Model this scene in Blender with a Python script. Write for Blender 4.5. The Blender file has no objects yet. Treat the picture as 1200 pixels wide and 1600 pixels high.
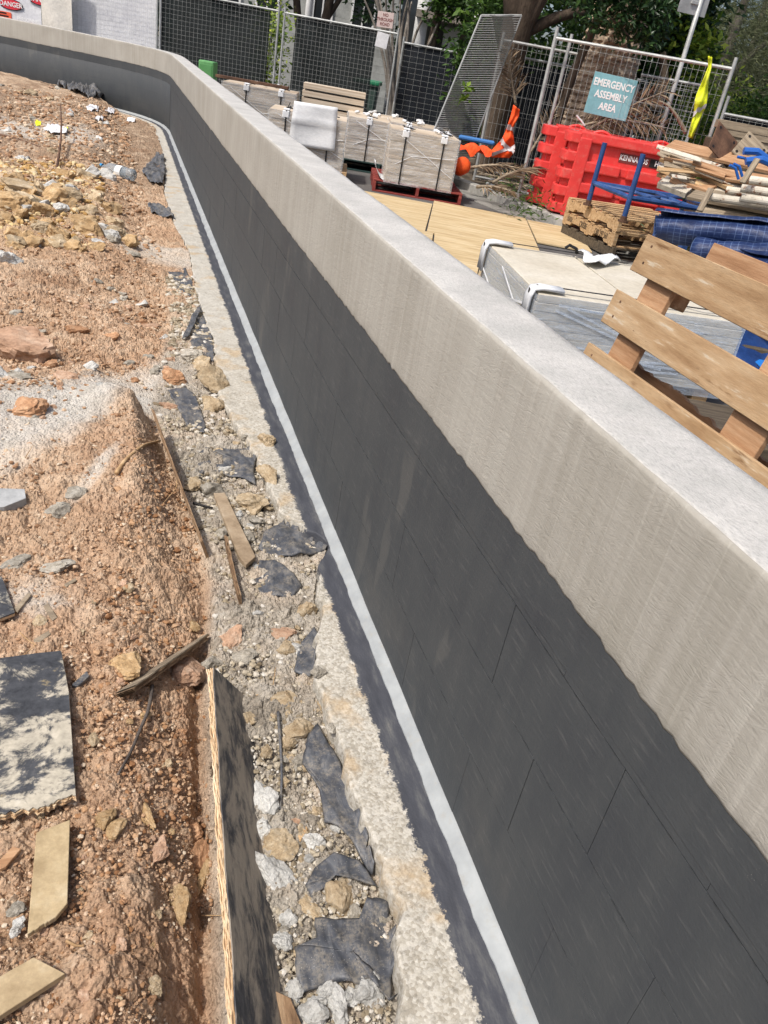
import bpy, bmesh, math, random
import numpy as np
from mathutils import Matrix, Vector, Euler

# ------------------------------------------------------------------ camera, light, exposure
SC = bpy.context.scene
COL = SC.collection
F = 1225.0                      # focal length in pixels of a 1200 x 1600 frame
CAMZ = 1.468
CM = np.array([[0.9480747212136638, -0.002494835579193805, 0.3180378889237355],
               [-0.2730720115870913, -0.5190351794088781, 0.8099593564023895],
               [0.16305213731629836, -0.8547492371049105, -0.49276540278834574]])
cam_d = bpy.data.cameras.new('camera')
cam_d.sensor_fit = 'VERTICAL'; cam_d.sensor_height = 32.0; cam_d.lens = F / 1600 * 32
cam_d.clip_start = 0.02; cam_d.clip_end = 800
cam = bpy.data.objects.new('camera', cam_d); COL.objects.link(cam)
mw = Matrix.Identity(4)
for i in range(3):
    mw[i][0] = CM[i, 0]; mw[i][1] = -CM[i, 1]; mw[i][2] = -CM[i, 2]
mw[2][3] = CAMZ
cam.matrix_world = mw
SC.camera = cam
SC.render.resolution_x = 768; SC.render.resolution_y = 1024

SUN_EL, SUN_AZ = math.radians(57), math.radians(-116)     # azimuth from +Y towards +X
w = bpy.data.worlds.new('World'); SC.world = w; w.use_nodes = True
nt = w.node_tree
sky = nt.nodes.new('ShaderNodeTexSky'); sky.sky_type = 'NISHITA'; sky.sun_disc = False
sky.sun_elevation = SUN_EL; sky.sun_rotation = SUN_AZ
sky.air_density = 0.8; sky.dust_density = 4.0; sky.ozone_density = 0.5
bgn = nt.nodes['Background']; bgn.inputs['Strength'].default_value = 0.15
nt.links.new(sky.outputs[0], bgn.inputs[0])
sun_d = bpy.data.lights.new('sun', 'SUN'); sun_d.energy = 3.0; sun_d.angle = math.radians(2.0)
sun_d.color = (1.0, 0.955, 0.89)
sun = bpy.data.objects.new('sun', sun_d); COL.objects.link(sun)
sdir = Vector((math.cos(SUN_EL) * math.sin(SUN_AZ), math.cos(SUN_EL) * math.cos(SUN_AZ), math.sin(SUN_EL)))
sun.rotation_euler = sdir.to_track_quat('Z', 'Y').to_euler()
SC.view_settings.view_transform = 'Standard'; SC.view_settings.look = 'None'
SC.view_settings.gamma = 1.0; SC.view_settings.exposure = 0.28; SC.view_settings.use_curve_mapping = False
SC.cycles.max_bounces = 8; SC.cycles.transparent_max_bounces = 24
SC.cycles.use_denoising = True

rng = np.random.default_rng(7)
random.seed(7)
CO = np.array([0, 0, CAMZ])

def ray(px, py):
    return CM @ np.array([px - 600.0, py - 800.0, F])
def G(px, py, z=0.0):
    r = ray(px, py); return CO + r * ((z - CAMZ) / r[2])
AZ = ray(600, 800)[:2]; AZ = AZ / np.linalg.norm(AZ)
RT = np.array([AZ[1], -AZ[0]])            # to the right of the view, level
def P(px, py, d):
    r = ray(px, py); return CO + r * (d / np.dot(r[:2], AZ))
def AtY(px, py, y):
    r = ray(px, py); return CO + r * (y / r[1])
PHI = math.atan2(RT[1], RT[0])            # heading of RT

# ------------------------------------------------------------------ numpy noise
def _h(ix, iy, iz, s):
    h = (ix.astype(np.int64) * 374761393 + iy.astype(np.int64) * 668265263 + iz.astype(np.int64) * 2147483647 + s * 1274126177) & 0xFFFFFFFF
    h = ((h ^ (h >> 13)) * 1274126177) & 0xFFFFFFFF
    h = h ^ (h >> 16)
    h = (h * 2246822519) & 0xFFFFFFFF
    return ((h ^ (h >> 15)) & 0xFFFFFF) / float(0xFFFFFF)
def vn(x, y, s=0):
    x = np.asarray(x, float); y = np.asarray(y, float)
    ix = np.floor(x); iy = np.floor(y); fx = x - ix; fy = y - iy
    fx = fx * fx * (3 - 2 * fx); fy = fy * fy * (3 - 2 * fy); z = np.zeros_like(ix)
    a = _h(ix, iy, z, s); b = _h(ix + 1, iy, z, s); c = _h(ix, iy + 1, z, s); d = _h(ix + 1, iy + 1, z, s)
    return (a * (1 - fx) + b * fx) * (1 - fy) + (c * (1 - fx) + d * fx) * fy
def fbm(x, y, o=4, s=0):
    t = 0; a = 1; n = 0
    for i in range(o):
        t = t + a * (vn(x, y, s + i * 17) - .5); n += a; a *= .5; x = x * 2.03 + 1.7; y = y * 2.03 + 4.1
    return t / n * 2
def vn3(p, s=0):
    ip = np.floor(p); f = p - ip; f = f * f * (3 - 2 * f); r = 0
    for dx in (0, 1):
        for dy in (0, 1):
            for dz in (0, 1):
                wgt = (f[:, 0] if dx else 1 - f[:, 0]) * (f[:, 1] if dy else 1 - f[:, 1]) * (f[:, 2] if dz else 1 - f[:, 2])
                r = r + wgt * _h(ip[:, 0] + dx, ip[:, 1] + dy, ip[:, 2] + dz, s)
    return r
def worley(x, y, s=0):
    ix = np.floor(x); iy = np.floor(y); z = np.zeros_like(ix)
    f1 = np.full(x.shape, 9.0); f2 = np.full(x.shape, 9.0); cid = np.zeros(x.shape)
    for dx in (-1, 0, 1):
        for dy in (-1, 0, 1):
            cx = ix + dx; cy = iy + dy
            px = cx + _h(cx, cy, z, s); py = cy + _h(cx, cy, z, s + 5)
            d = np.hypot(px - x, py - y); k = _h(cx, cy, z, s + 9)
            near = d < f1
            f2 = np.where(near, f1, np.minimum(f2, d)); cid = np.where(near, k, cid); f1 = np.where(near, d, f1)
    return f1, f2, cid
def clods(x, y, s=0):
    """crumbled facets: every cell is a little tilted plane with cracks round it"""
    ix = np.floor(x); iy = np.floor(y); z = np.zeros_like(ix); f1 = np.full(x.shape, 9.0); f2 = np.full(x.shape, 9.0); hh = np.zeros(x.shape)
    for dx in (-1, 0, 1):
        for dy in (-1, 0, 1):
            cx = ix + dx; cy = iy + dy; ox = x - cx - _h(cx, cy, z, s); oy = y - cy - _h(cx, cy, z, s + 5); d = np.hypot(ox, oy)
            k = (_h(cx, cy, z, s + 9) - .5) * 1.0 + ox * (_h(cx, cy, z, s + 11) - .5) * 1.6 + oy * (_h(cx, cy, z, s + 13) - .5) * 1.6
            near = d < f1; f2 = np.where(near, f1, np.minimum(f2, d)); hh = np.where(near, k, hh); f1 = np.where(near, d, f1)
    return hh - .5 * np.clip(.16 - (f2 - f1), 0, .16) / .16
def sst(a, b, x):
    t = np.clip((np.asarray(x, float) - a) / (b - a), 0, 1); return t * t * (3 - 2 * t)

# ------------------------------------------------------------------ object helpers
def tag(o, label=None, cat=None, group=None, kind=None):
    if label: o['label'] = label
    if cat: o['category'] = cat
    if group: o['group'] = group
    if kind: o['kind'] = kind
    return o
def thing(name, label, cat, loc=(0, 0, 0), rot=(0, 0, 0), group=None):
    o = bpy.data.objects.new(name, None); COL.objects.link(o)
    o.empty_display_size = .1
    o.location = loc; o.rotation_euler = rot
    return tag(o, label, cat, group)
def link(name, me, parent=None, loc=None, rot=None):
    o = bpy.data.objects.new(name, me); COL.objects.link(o)
    if parent is not None: o.parent = parent
    if loc is not None: o.location = loc
    if rot is not None: o.rotation_euler = rot
    return o

class MB:
    """collects polygons for one mesh"""
    def __init__(s): s.v = []; s.f = []; s.n = 0; s.mi = []
    def add(s, verts, faces, mi=0):
        verts = np.asarray(verts, float).reshape(-1, 3)
        s.v.append(verts); s.f += [tuple(i + s.n for i in f) for f in faces]; s.mi += [mi] * len(faces); s.n += len(verts)
    def box(s, c, d, R=None, mi=0):
        h = np.array(d, float) / 2
        p = np.array([[x, y, z] for x in (-1, 1) for y in (-1, 1) for z in (-1, 1)], float) * h
        if R is not None: p = p @ np.array(R).T
        s.add(p + np.array(c, float), [(0, 1, 3, 2), (4, 6, 7, 5), (0, 4, 5, 1), (2, 3, 7, 6), (0, 2, 6, 4), (1, 5, 7, 3)], mi)
    def bar(s, a, b, wd, th, up=(0, 0, 1), mi=0):
        a = np.array(a, float); b = np.array(b, float); d = b - a; L = np.linalg.norm(d); d = d / L
        u = np.array(up, float); u = u - d * np.dot(u, d)
        if np.linalg.norm(u) < 1e-6: u = np.array([1.0, 0, 0]) - d * d[0]
        u /= np.linalg.norm(u); sd = np.cross(u, d)
        s.box((a + b) / 2, (L, wd, th), np.array([d, sd, u]).T, mi)
    def tube(s, pts, r, n=8, cap=True, mi=0):
        pts = np.asarray(pts, float); m = len(pts); r = np.broadcast_to(np.asarray(r, float), (m,))
        T = np.gradient(pts, axis=0); T /= np.linalg.norm(T, axis=1)[:, None] + 1e-12
        ref = np.array([0, 0, 1.0]) if abs(T[0][2]) < .9 else np.array([1.0, 0, 0])
        V = []
        u = ref
        for i in range(m):
            u = u - T[i] * np.dot(u, T[i]); u /= np.linalg.norm(u) + 1e-12
            vv = np.cross(T[i], u)
            a = np.arange(n) * 2 * math.pi / n
            V.append(pts[i] + r[i] * (np.cos(a)[:, None] * u + np.sin(a)[:, None] * vv))
        f = [(i * n + j, i * n + (j + 1) % n, (i + 1) * n + (j + 1) % n, (i + 1) * n + j) for i in range(m - 1) for j in range(n)]
        if cap: f += [tuple(range(n))[::-1], tuple((m - 1) * n + j for j in range(n))]
        s.add(np.concatenate(V), f, mi)
    def grid(s, pts, mi=0):
        pts = np.asarray(pts, float); a, b = pts.shape[:2]
        s.add(pts.reshape(-1, 3), [(i * b + j, (i + 1) * b + j, (i + 1) * b + j + 1, i * b + j + 1) for i in range(a - 1) for j in range(b - 1)], mi)
    def prism(s, poly, z0, z1, mi=0):
        n = len(poly)
        v = [(x, y, z0) for x, y in poly] + [(x, y, z1) for x, y in poly]
        f = [tuple(range(n))[::-1], tuple(range(n, 2 * n))] + [(i, (i + 1) % n, n + (i + 1) % n, n + i) for i in range(n)]
        s.add(v, f, mi)
    def mesh(s, name, mats, bevel=0, smooth=False, seg=1, angle=30):
        me = bpy.data.meshes.new(name)
        me.from_pydata(np.concatenate(s.v).tolist(), [], s.f)
        if not isinstance(mats, (list, tuple)): mats = [mats]
        for m in mats: me.materials.append(m)
        if len(mats) > 1: me.polygons.foreach_set('material_index', s.mi)
        if bevel:
            bm = bmesh.new(); bm.from_mesh(me)
            bm.normal_update()
            eds = [e for e in bm.edges if len(e.link_faces) == 2 and e.calc_face_angle(0) > math.radians(angle)]
            bmesh.ops.bevel(bm, geom=eds, offset=bevel, segments=seg, affect='EDGES', profile=.6, clamp_overlap=True)
            bm.to_mesh(me); bm.free()
        if smooth: me.polygons.foreach_set('use_smooth', [True] * len(me.polygons))
        me.update()
        return me
    def build(s, name, mats, parent=None, loc=None, rot=None, **k):
        return link(name, s.mesh(name, mats, **k), parent, loc, rot)

def quick_mesh(name, V, Fq, mat):
    """big meshes straight from arrays (all faces with the same corner count)"""
    V = np.ascontiguousarray(V, dtype=np.float32); Fq = np.ascontiguousarray(Fq, dtype=np.int32)
    me = bpy.data.meshes.new(name); nf, k = Fq.shape
    me.vertices.add(len(V)); me.vertices.foreach_set('co', V.ravel())
    me.loops.add(nf * k); me.loops.foreach_set('vertex_index', Fq.ravel())
    me.polygons.add(nf); me.polygons.foreach_set('loop_start', np.arange(0, nf * k, k, dtype=np.int32))
    me.polygons.foreach_set('loop_total', np.full(nf, k, dtype=np.int32))
    me.materials.append(mat); me.update(calc_edges=True); me.validate()
    me.polygons.foreach_set('use_smooth', np.zeros(len(me.polygons), bool))
    return me
def fattr(me, name, arr, dom='POINT'):
    a = me.attributes.new(name, 'FLOAT', dom); a.data.foreach_set('value', np.ascontiguousarray(arr, dtype=np.float32).ravel())

# ------------------------------------------------------------------ materials
def srgb(h):
    if isinstance(h, (tuple, list)): c = [x / 255 for x in h]
    return tuple(x / 12.92 if x <= .04045 else ((x + .055) / 1.055) ** 2.4 for x in c) + (1,)
class Mat:
    def __init__(s, name):
        s.m = bpy.data.materials.new(name); s.m.use_nodes = True; s.t = s.m.node_tree; s.t.nodes.clear()
        s.out = s.n('ShaderNodeOutputMaterial'); s.b = s.n('ShaderNodeBsdfPrincipled')
        s.l(s.b.outputs[0], s.out.inputs[0])
    def n(s, k, **p):
        x = s.t.nodes.new(k)
        for a, b in p.items(): setattr(x, a, b)
        return x
    def l(s, a, b): s.t.links.new(a, b)
    def inp(s, sock, v):
        if isinstance(v, (int, float)): sock.default_value = v
        elif isinstance(v, (tuple, list)): sock.default_value = v
        else: s.l(v, sock)
    def math(s, op, a, b=0.0, clamp=False):
        x = s.n('ShaderNodeMath', operation=op, use_clamp=clamp); s.inp(x.inputs[0], a); s.inp(x.inputs[1], b); return x.outputs[0]
    def mix(s, f, a, b, mode='MIX'):
        x = s.n('ShaderNodeMix', data_type='RGBA', blend_type=mode); s.inp(x.inputs[0], f); s.inp(x.inputs[6], a); s.inp(x.inputs[7], b); return x.outputs[2]
    def coords(s, world=False, rnd=True, scale=(1, 1, 1)):
        if world: v = s.n('ShaderNodeNewGeometry').outputs['Position']
        else: v = s.n('ShaderNodeTexCoord').outputs['Object']
        mp = s.n('ShaderNodeMapping'); s.l(v, mp.inputs[0]); mp.inputs['Scale'].default_value = scale
        v = mp.outputs[0]
        if rnd and not world:
            oi = s.n('ShaderNodeObjectInfo'); a = s.n('ShaderNodeVectorMath', operation='ADD')
            sc = s.math('MULTIPLY', oi.outputs['Random'], 37.0)
            s.l(v, a.inputs[0]); s.l(sc, a.inputs[1]); v = a.outputs[0]
        return v
    def noise(s, v, scale, detail=6, rough=.6, dist=0.0):
        x = s.n('ShaderNodeTexNoise'); s.l(v, x.inputs['Vector']); x.inputs['Scale'].default_value = scale
        x.inputs['Detail'].default_value = detail; x.inputs['Roughness'].default_value = rough; x.inputs['Distortion'].default_value = dist
        return x.outputs[0]
    def vor(s, v, scale, feat='F1', out='Distance', rnd=1.0):
        x = s.n('ShaderNodeTexVoronoi', feature=feat); s.l(v, x.inputs['Vector']); x.inputs['Scale'].default_value = scale
        x.inputs['Randomness'].default_value = rnd
        return x.outputs[out]
    def ramp(s, f, stops):
        x = s.n('ShaderNodeValToRGB'); e = x.color_ramp.elements; s.l(f, x.inputs[0])
        while len(e) < len(stops): e.new(.5)
        for i, (p, c) in enumerate(stops): e[i].position = p; e[i].color = c if len(c) == 4 else srgb(c)
        return x.outputs[0]
    def step(s, f, lo, hi):
        x = s.n('ShaderNodeMapRange', interpolation_type='SMOOTHSTEP'); s.inp(x.inputs[0], f)
        x.inputs[1].default_value = lo; x.inputs[2].default_value = hi; return x.outputs[0]
    def attr(s, name, out='Fac'):
        return s.n('ShaderNodeAttribute', attribute_name=name).outputs[out]
    def bump(s, h, strength=.3, dist=.01, nrm=None):
        x = s.n('ShaderNodeBump'); s.l(h, x.inputs['Height']); x.inputs['Strength'].default_value = strength; x.inputs['Distance'].default_value = dist
        if nrm is not None: s.l(nrm, x.inputs['Normal'])
        return x.outputs[0]
    def fin(s, col=None, rough=.8, nrm=None, spec=.3, metal=0.0):
        if col is not None: s.inp(s.b.inputs['Base Color'], col)
        s.inp(s.b.inputs['Roughness'], rough); s.b.inputs['Specular IOR Level'].default_value = spec; s.b.inputs['Metallic'].default_value = metal
        if nrm is not None: s.l(nrm, s.b.inputs['Normal'])
        return s.m
def stops(cols, lo=.32, hi=.68):
    n = len(cols)
    return [(lo + (hi - lo) * i / max(1, n - 1), c) for i, c in enumerate(cols)]
def simple(name, cols, scale=6, rough=.8, bump=.25, bscale=60, stretch=(1, 1, 1), detail=6, world=False, rndv=.12,
           spec=.3, metal=0.0, spots=None, bdist=.004, lo=.32, hi=.68):
    k = Mat(name); v = k.coords(world, True, stretch)
    c = k.ramp(k.noise(v, scale, detail, .62), stops(cols, lo, hi))
    if spots:
        for col, sc, a, b in spots:
            c = k.mix(k.step(k.noise(v, sc, 5, .65), a, b), c, srgb(col))
    fine = k.noise(v, scale * 9, 4, .7)
    c = k.mix(.22, c, k.ramp(fine, [(.3, (70, 70, 70)), (.7, (255, 255, 255))]), 'MULTIPLY')
    if rndv:
        oi = k.n('ShaderNodeObjectInfo'); hs = k.n('ShaderNodeHueSaturation'); k.l(c, hs.inputs['Color'])
        k.l(k.math('ADD', k.math('MULTIPLY', oi.outputs['Random'], 2 * rndv), 1 - rndv), hs.inputs['Value']); c = hs.outputs[0]
    nr = k.bump(k.noise(v, bscale, 5, .65), bump, bdist) if bump else None
    return k.fin(c, rough, nr, spec, metal)
# ------------------------------------------------------------------ materials of the setting and of the wall
def m_soil():
    k = Mat('soil'); v = k.coords(True)
    n1 = k.noise(v, 3.1, 9, .66); n2 = k.noise(v, 13, 7, .68); n3 = k.noise(v, 60, 5, .7)
    base = k.ramp(n1, [(.28, (134, 106, 80)), (.42, (168, 136, 104)), (.54, (184, 152, 118)), (.68, (196, 170, 138))])
    red = k.ramp(n2, [(.3, (152, 112, 82)), (.55, (186, 150, 120)), (.75, (208, 186, 160))])
    c = k.mix(.5, base, red)
    c = k.mix(k.math('MULTIPLY', k.attr('orange'), k.math('MULTIPLY', k.step(n2, .35, .65), .75)), c, srgb((182, 128, 86)))
    cid = k.attr('clod')
    c = k.mix(.42, c, k.ramp(cid, [(0, (128, 98, 74)), (.35, (174, 142, 112)), (.7, (198, 168, 138)), (.9, (210, 192, 168)), (1, (214, 206, 188))]))
    yel = k.ramp(n2, [(.3, (156, 128, 90)), (.6, (188, 164, 124)), (.8, (204, 190, 160))])
    c = k.mix(k.attr('yellow'), c, yel)
    dk = k.ramp(n2, [(.3, (116, 96, 78)), (.6, (150, 128, 106)), (.8, (170, 152, 132))])
    c = k.mix(k.attr('brown'), c, dk)
    cem = k.ramp(n2, [(.25, (172, 165, 152)), (.5, (198, 192, 180)), (.8, (212, 208, 200))])
    cf = k.math('MULTIPLY', k.attr('cement'), k.step(k.math('ADD', k.attr('cement'), k.math('MULTIPLY', n2, .9)), .55, 1.0))
    c = k.mix(cf, c, cem)
    rub = k.ramp(n2, [(.28, (126, 117, 104)), (.5, (168, 159, 144)), (.75, (192, 186, 174))])
    c = k.mix(k.attr('rubble'), c, rub)
    c = k.mix(.5, c, k.ramp(n3, [(.28, (140, 136, 132)), (.5, (232, 231, 230)), (.72, (255, 255, 255))]), 'MULTIPLY')
    dusty = k.step(k.noise(v, 2.6, 8, .72, .5), .46, .66); c = k.mix(k.math('MULTIPLY', dusty, .55), c, srgb((206, 184, 158)))
    sp = k.step(k.vor(v, 150), .10, .03); c = k.mix(k.math('MULTIPLY', sp, .55), c, srgb((205, 190, 170)))
    h = k.math('ADD', k.noise(v, 90, 6, .72), k.math('MULTIPLY', k.vor(v, 110), -.8))
    hs = k.n('ShaderNodeHueSaturation'); k.l(c, hs.inputs['Color']); hs.inputs['Saturation'].default_value = .84; hs.inputs['Value'].default_value = .98; c = k.mix(k.math('SUBTRACT', 1.0, k.math('MAXIMUM', cf, k.math('MULTIPLY', k.attr('rubble'), .8)), True), hs.outputs[0], (1.0, .97, .91, 1), 'MULTIPLY')
    damp = k.step(k.noise(v, 1.4, 6, .65, .4), .54, .68); c = k.mix(k.math('MULTIPLY', k.math('MULTIPLY', damp, .38), k.math('SUBTRACT', 1.0, k.attr('cement'))), c, srgb((116, 82, 56)))
    return k.fin(c, .95, k.bump(h, .85, .008), .12)
def m_footing():
    k = Mat('footing_concrete'); v = k.coords(True)
    n = k.noise(v, 9, 7, .7); wv = k.attr('w'); yv = k.attr('y')
    c = k.ramp(n, [(.3, (152, 146, 132)), (.5, (178, 173, 160)), (.7, (196, 193, 184))])
    far = k.step(yv, 2.6, 5.0)
    c = k.mix(far, c, k.ramp(n, [(.3, (168, 164, 154)), (.7, (196, 194, 186))]))
    ag = k.vor(v, 150, out='Color'); sep = k.n('ShaderNodeSeparateColor'); k.l(ag, sep.inputs[0])
    agc = k.ramp(sep.outputs[0], [(.15, (150, 144, 132)), (.5, (184, 180, 170)), (.85, (206, 203, 195))])
    c = k.mix(k.math('MULTIPLY', k.math('SUBTRACT', 1.0, far), .5), c, agc)
    tan = k.step(k.noise(v, 5, 4, .6), .52, .66)
    c = k.mix(k.math('MULTIPLY', tan, .6), c, srgb((182, 158, 122)))
    c = k.mix(.5, c, k.ramp(k.noise(v, 70, 5, .75), [(.3, (110, 106, 100)), (.52, (230, 228, 225)), (.7, (255, 255, 255))]), 'MULTIPLY')
    edge = k.math('ADD', wv, k.math('ADD', k.math('MULTIPLY', k.math('SUBTRACT', k.noise(v, 14, 5, .65), .5), .05),
                                    k.math('MULTIPLY', k.math('SUBTRACT', k.noise(v, 120, 4, .7), .5), .045)))
    pm = k.step(edge, .100, .091)
    pc = k.ramp(k.noise(k.coords(True, True, (1, .2, 1)), 30, 6, .7), [(.3, (58, 60, 66)), (.52, (70, 72, 78)), (.66, (92, 93, 94)), (.8, (138, 134, 124))])
    c = k.mix(pm, c, pc)
    rr = k.mix(pm, (.93,) * 3 + (1,), (.6,) * 3 + (1,))
    h = k.math('ADD', k.noise(v, 60, 7, .75), k.math('MULTIPLY', k.vor(v, 150), -.6))
    bm_ = k.n('ShaderNodeBump'); k.l(h, bm_.inputs['Height']); bm_.inputs['Distance'].default_value = .005
    k.l(k.math('SUBTRACT', .32, k.math('MULTIPLY', pm, .15)), bm_.inputs['Strength'])
    return k.fin(c, rr, bm_.outputs[0], .25)
def m_paint():
    k = Mat('bitumen_paint'); v = k.coords(True)
    streak = k.noise(k.coords(True, True, (6, 6, .8)), 3, 6, .65)
    n = k.noise(v, 4, 6, .6)
    c = k.ramp(k.math('ADD', k.math('MULTIPLY', n, .6), k.math('MULTIPLY', streak, .4)), [(.30, (57, 60, 64)), (.5, (65, 68, 70)), (.64, (71, 73, 74)), (.76, (82, 83, 83))])
    # chalky splashes near the render line, pin holes
    gz = k.n('ShaderNodeSeparateXYZ'); k.l(k.n('ShaderNodeNewGeometry').outputs['Position'], gz.inputs[0])
    pin = k.step(k.vor(v, 75), .10, .04)
    pin = k.math('MULTIPLY', pin, k.step(k.noise(v, 7, 3, .5), .55, .68))
    c = k.mix(k.math('MULTIPLY', pin, .75), c, srgb((38, 40, 42)))
    spl = k.math('MULTIPLY', k.step(k.vor(v, 210), .17, .08), k.math('MULTIPLY', k.step(k.noise(v, 11, 4, .6), .60, .68), k.step(gz.outputs[2], .64, .73)))
    c = k.mix(k.math('MULTIPLY', spl, .6), c, srgb((170, 166, 156)))
    sm = k.math('MULTIPLY', k.step(k.noise(k.coords(True, True, (1, 1, .35)), 5.5, 3, .5), .60, .64), k.step(k.noise(v, 2.2, 3, .5), .45, .6))
    c = k.mix(k.math('MULTIPLY', sm, .55), c, srgb((86, 86, 84)))
    br = k.noise(k.coords(True, True, (1, .12, 1)), 120, 4, .65); c = k.mix(k.math('MULTIPLY', k.step(br, .54, .72), .38), c, srgb((96, 96, 95)))
    dst = k.math('MULTIPLY', k.step(gz.outputs[2], .34, .0), k.step(k.noise(v, 3, 6, .7), .45, .75)); c = k.mix(k.math('MULTIPLY', dst, .22), c, srgb((120, 114, 104)))
    jl = None
    for zj in (.219, .420, .619):
        d_ = k.math('ABSOLUTE', k.math('SUBTRACT', gz.outputs[2], k.math('ADD', zj - .0004, k.math('MULTIPLY', k.math('SUBTRACT', k.noise(v, 40, 3, .6), .5), .004))))
        q_ = k.step(d_, .0026, .0012); jl = q_ if jl is None else k.math('MAXIMUM', jl, q_)
    jl = k.math('MULTIPLY', jl, k.step(k.noise(v, 34, 4, .7), .40, .60))
    c = k.mix(k.math('MULTIPLY', jl, .5), c, srgb((36, 37, 39)))
    h = k.math('ADD', k.math('ADD', k.noise(v, 130, 5, .6), k.math('MULTIPLY', br, .8)), k.math('MULTIPLY', k.noise(v, 18, 4, .6), 1.2))
    return k.fin(c, k.math('ADD', .5, k.math('MULTIPLY', n, .3)), k.bump(h, .28, .003), .3)
def m_render():
    k = Mat('trowelled_render'); v = k.coords(True)
    n = k.noise(v, 2.2, 6, .6); drip = k.noise(k.coords(True, True, (26, 26, .9)), 1.6, 4, .55)
    c = k.ramp(k.math('ADD', k.math('MULTIPLY', n, .62), k.math('MULTIPLY', drip, .38)), [(.34, (147, 143, 133)), (.5, (158, 154, 145)), (.66, (168, 165, 156))])
    arc = k.noise(k.coords(True, True, (1, 1, 2.6)), 17, 5, .62, 2.2); arc2 = k.noise(k.coords(True, True, (1, 2.2, 1)), 55, 4, .6, 1.4)
    brk = k.step(k.noise(v, 5, 4, .6), .38, .62)
    rid = k.math('ABSOLUTE', k.math('SUBTRACT', arc, .5))
    h = k.math('SUBTRACT', k.math('MULTIPLY', arc2, .45), k.math('MULTIPLY', k.math('MULTIPLY', rid, 3.0), k.math('ADD', .35, brk)))
    st2 = k.noise(k.coords(True, True, (1, .22, 1)), 75, 5, .62, .4)
    h = k.math('ADD', k.math('MULTIPLY', h, .55), k.math('MULTIPLY', st2, .9))
    h = k.math('ADD', h, k.math('MULTIPLY', drip, .4))
    c = k.mix(k.math('MULTIPLY', k.step(k.noise(k.coords(True, True, (9, 9, .25)), 9, 3, .5), .60, .66), .15), c, srgb((188, 184, 174)))
    c = k.mix(k.math('MULTIPLY', k.step(k.vor(v, 60), .07, .03), k.math('MULTIPLY', k.step(k.noise(v, 8, 3), .5, .6), .5)), c, srgb((110, 106, 96)))
    h = k.math('ADD', h, k.math('MULTIPLY', k.noise(v, 260, 3, .6), .12))
    return k.fin(c, .72, k.bump(h, .32, .006), .25)
def m_cap():
    k = Mat('pale_cement_top'); v = k.coords(True)
    n = k.noise(v, 6, 7, .68); f = k.noise(k.coords(True, True, (3, 1, 1)), 70, 6, .75)
    c = k.ramp(n, [(.3, (174, 173, 168)), (.52, (190, 188, 183)), (.7, (203, 201, 195))])
    c = k.mix(.55, c, k.ramp(f, [(.3, (150, 150, 150)), (.5, (232, 232, 232)), (.66, (255, 255, 255))]), 'MULTIPLY')
    c = k.mix(k.math('MULTIPLY', k.step(k.noise(v, 2.6, 6, .7, .6), .54, .68), .45), c, srgb((160, 158, 152)))
    pit = k.math('MULTIPLY', k.step(k.vor(v, 90), .13, .06), k.step(k.noise(v, 12, 3, .5), .5, .62))
    c = k.mix(k.math('MULTIPLY', pit, .6), c, srgb((120, 120, 120)))
    return k.fin(c, .8, k.bump(k.math('ADD', f, k.math('MULTIPLY', k.noise(v, 240, 3, .6), .5)), .5, .005), .25)
def m_fillet():
    k = Mat('white_sealant'); v = k.coords(True)
    c = k.ramp(k.noise(v, 14, 6, .62), [(.3, (140, 144, 145)), (.6, (156, 160, 160)), (.8, (166, 169, 169))])
    c = k.mix(k.math('MULTIPLY', k.step(k.noise(v, 30, 6, .75), .52, .68), .5), c, srgb((150, 147, 138)))
    return k.fin(c, .45, k.bump(k.noise(k.coords(True, True, (1, .25, 1)), 60, 4, .6), .3, .004), .4)
M_SOIL, M_FOOT, M_PAINT, M_REND, M_CAP, M_FIL = m_soil(), m_footing(), m_paint(), m_render(), m_cap(), m_fillet()
M_CONC = simple('pavement_concrete', [(112, 110, 104), (134, 132, 126), (150, 148, 142)], 2.5, .9, .3, 80, world=True, rndv=0)
M_ROAD = simple('asphalt', [(74, 73, 72), (92, 90, 88), (106, 104, 101)], 2.0, .93, .5, 150, world=True, rndv=0)
M_KERB = simple('kerb_concrete', [(140, 138, 132), (162, 160, 154), (176, 174, 168)], 5, .9, .3, 70, world=True, rndv=0)
M_BED = simple('garden_bed_soil', [(58, 50, 42), (84, 74, 62), (112, 100, 84)], 7, .95, .8, 40, world=True, rndv=0, bdist=.02)
M_EARTH = simple('earth', [(84, 78, 66), (104, 98, 84)], 1.5, .95, .3, 10, world=True, rndv=0)

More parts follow.
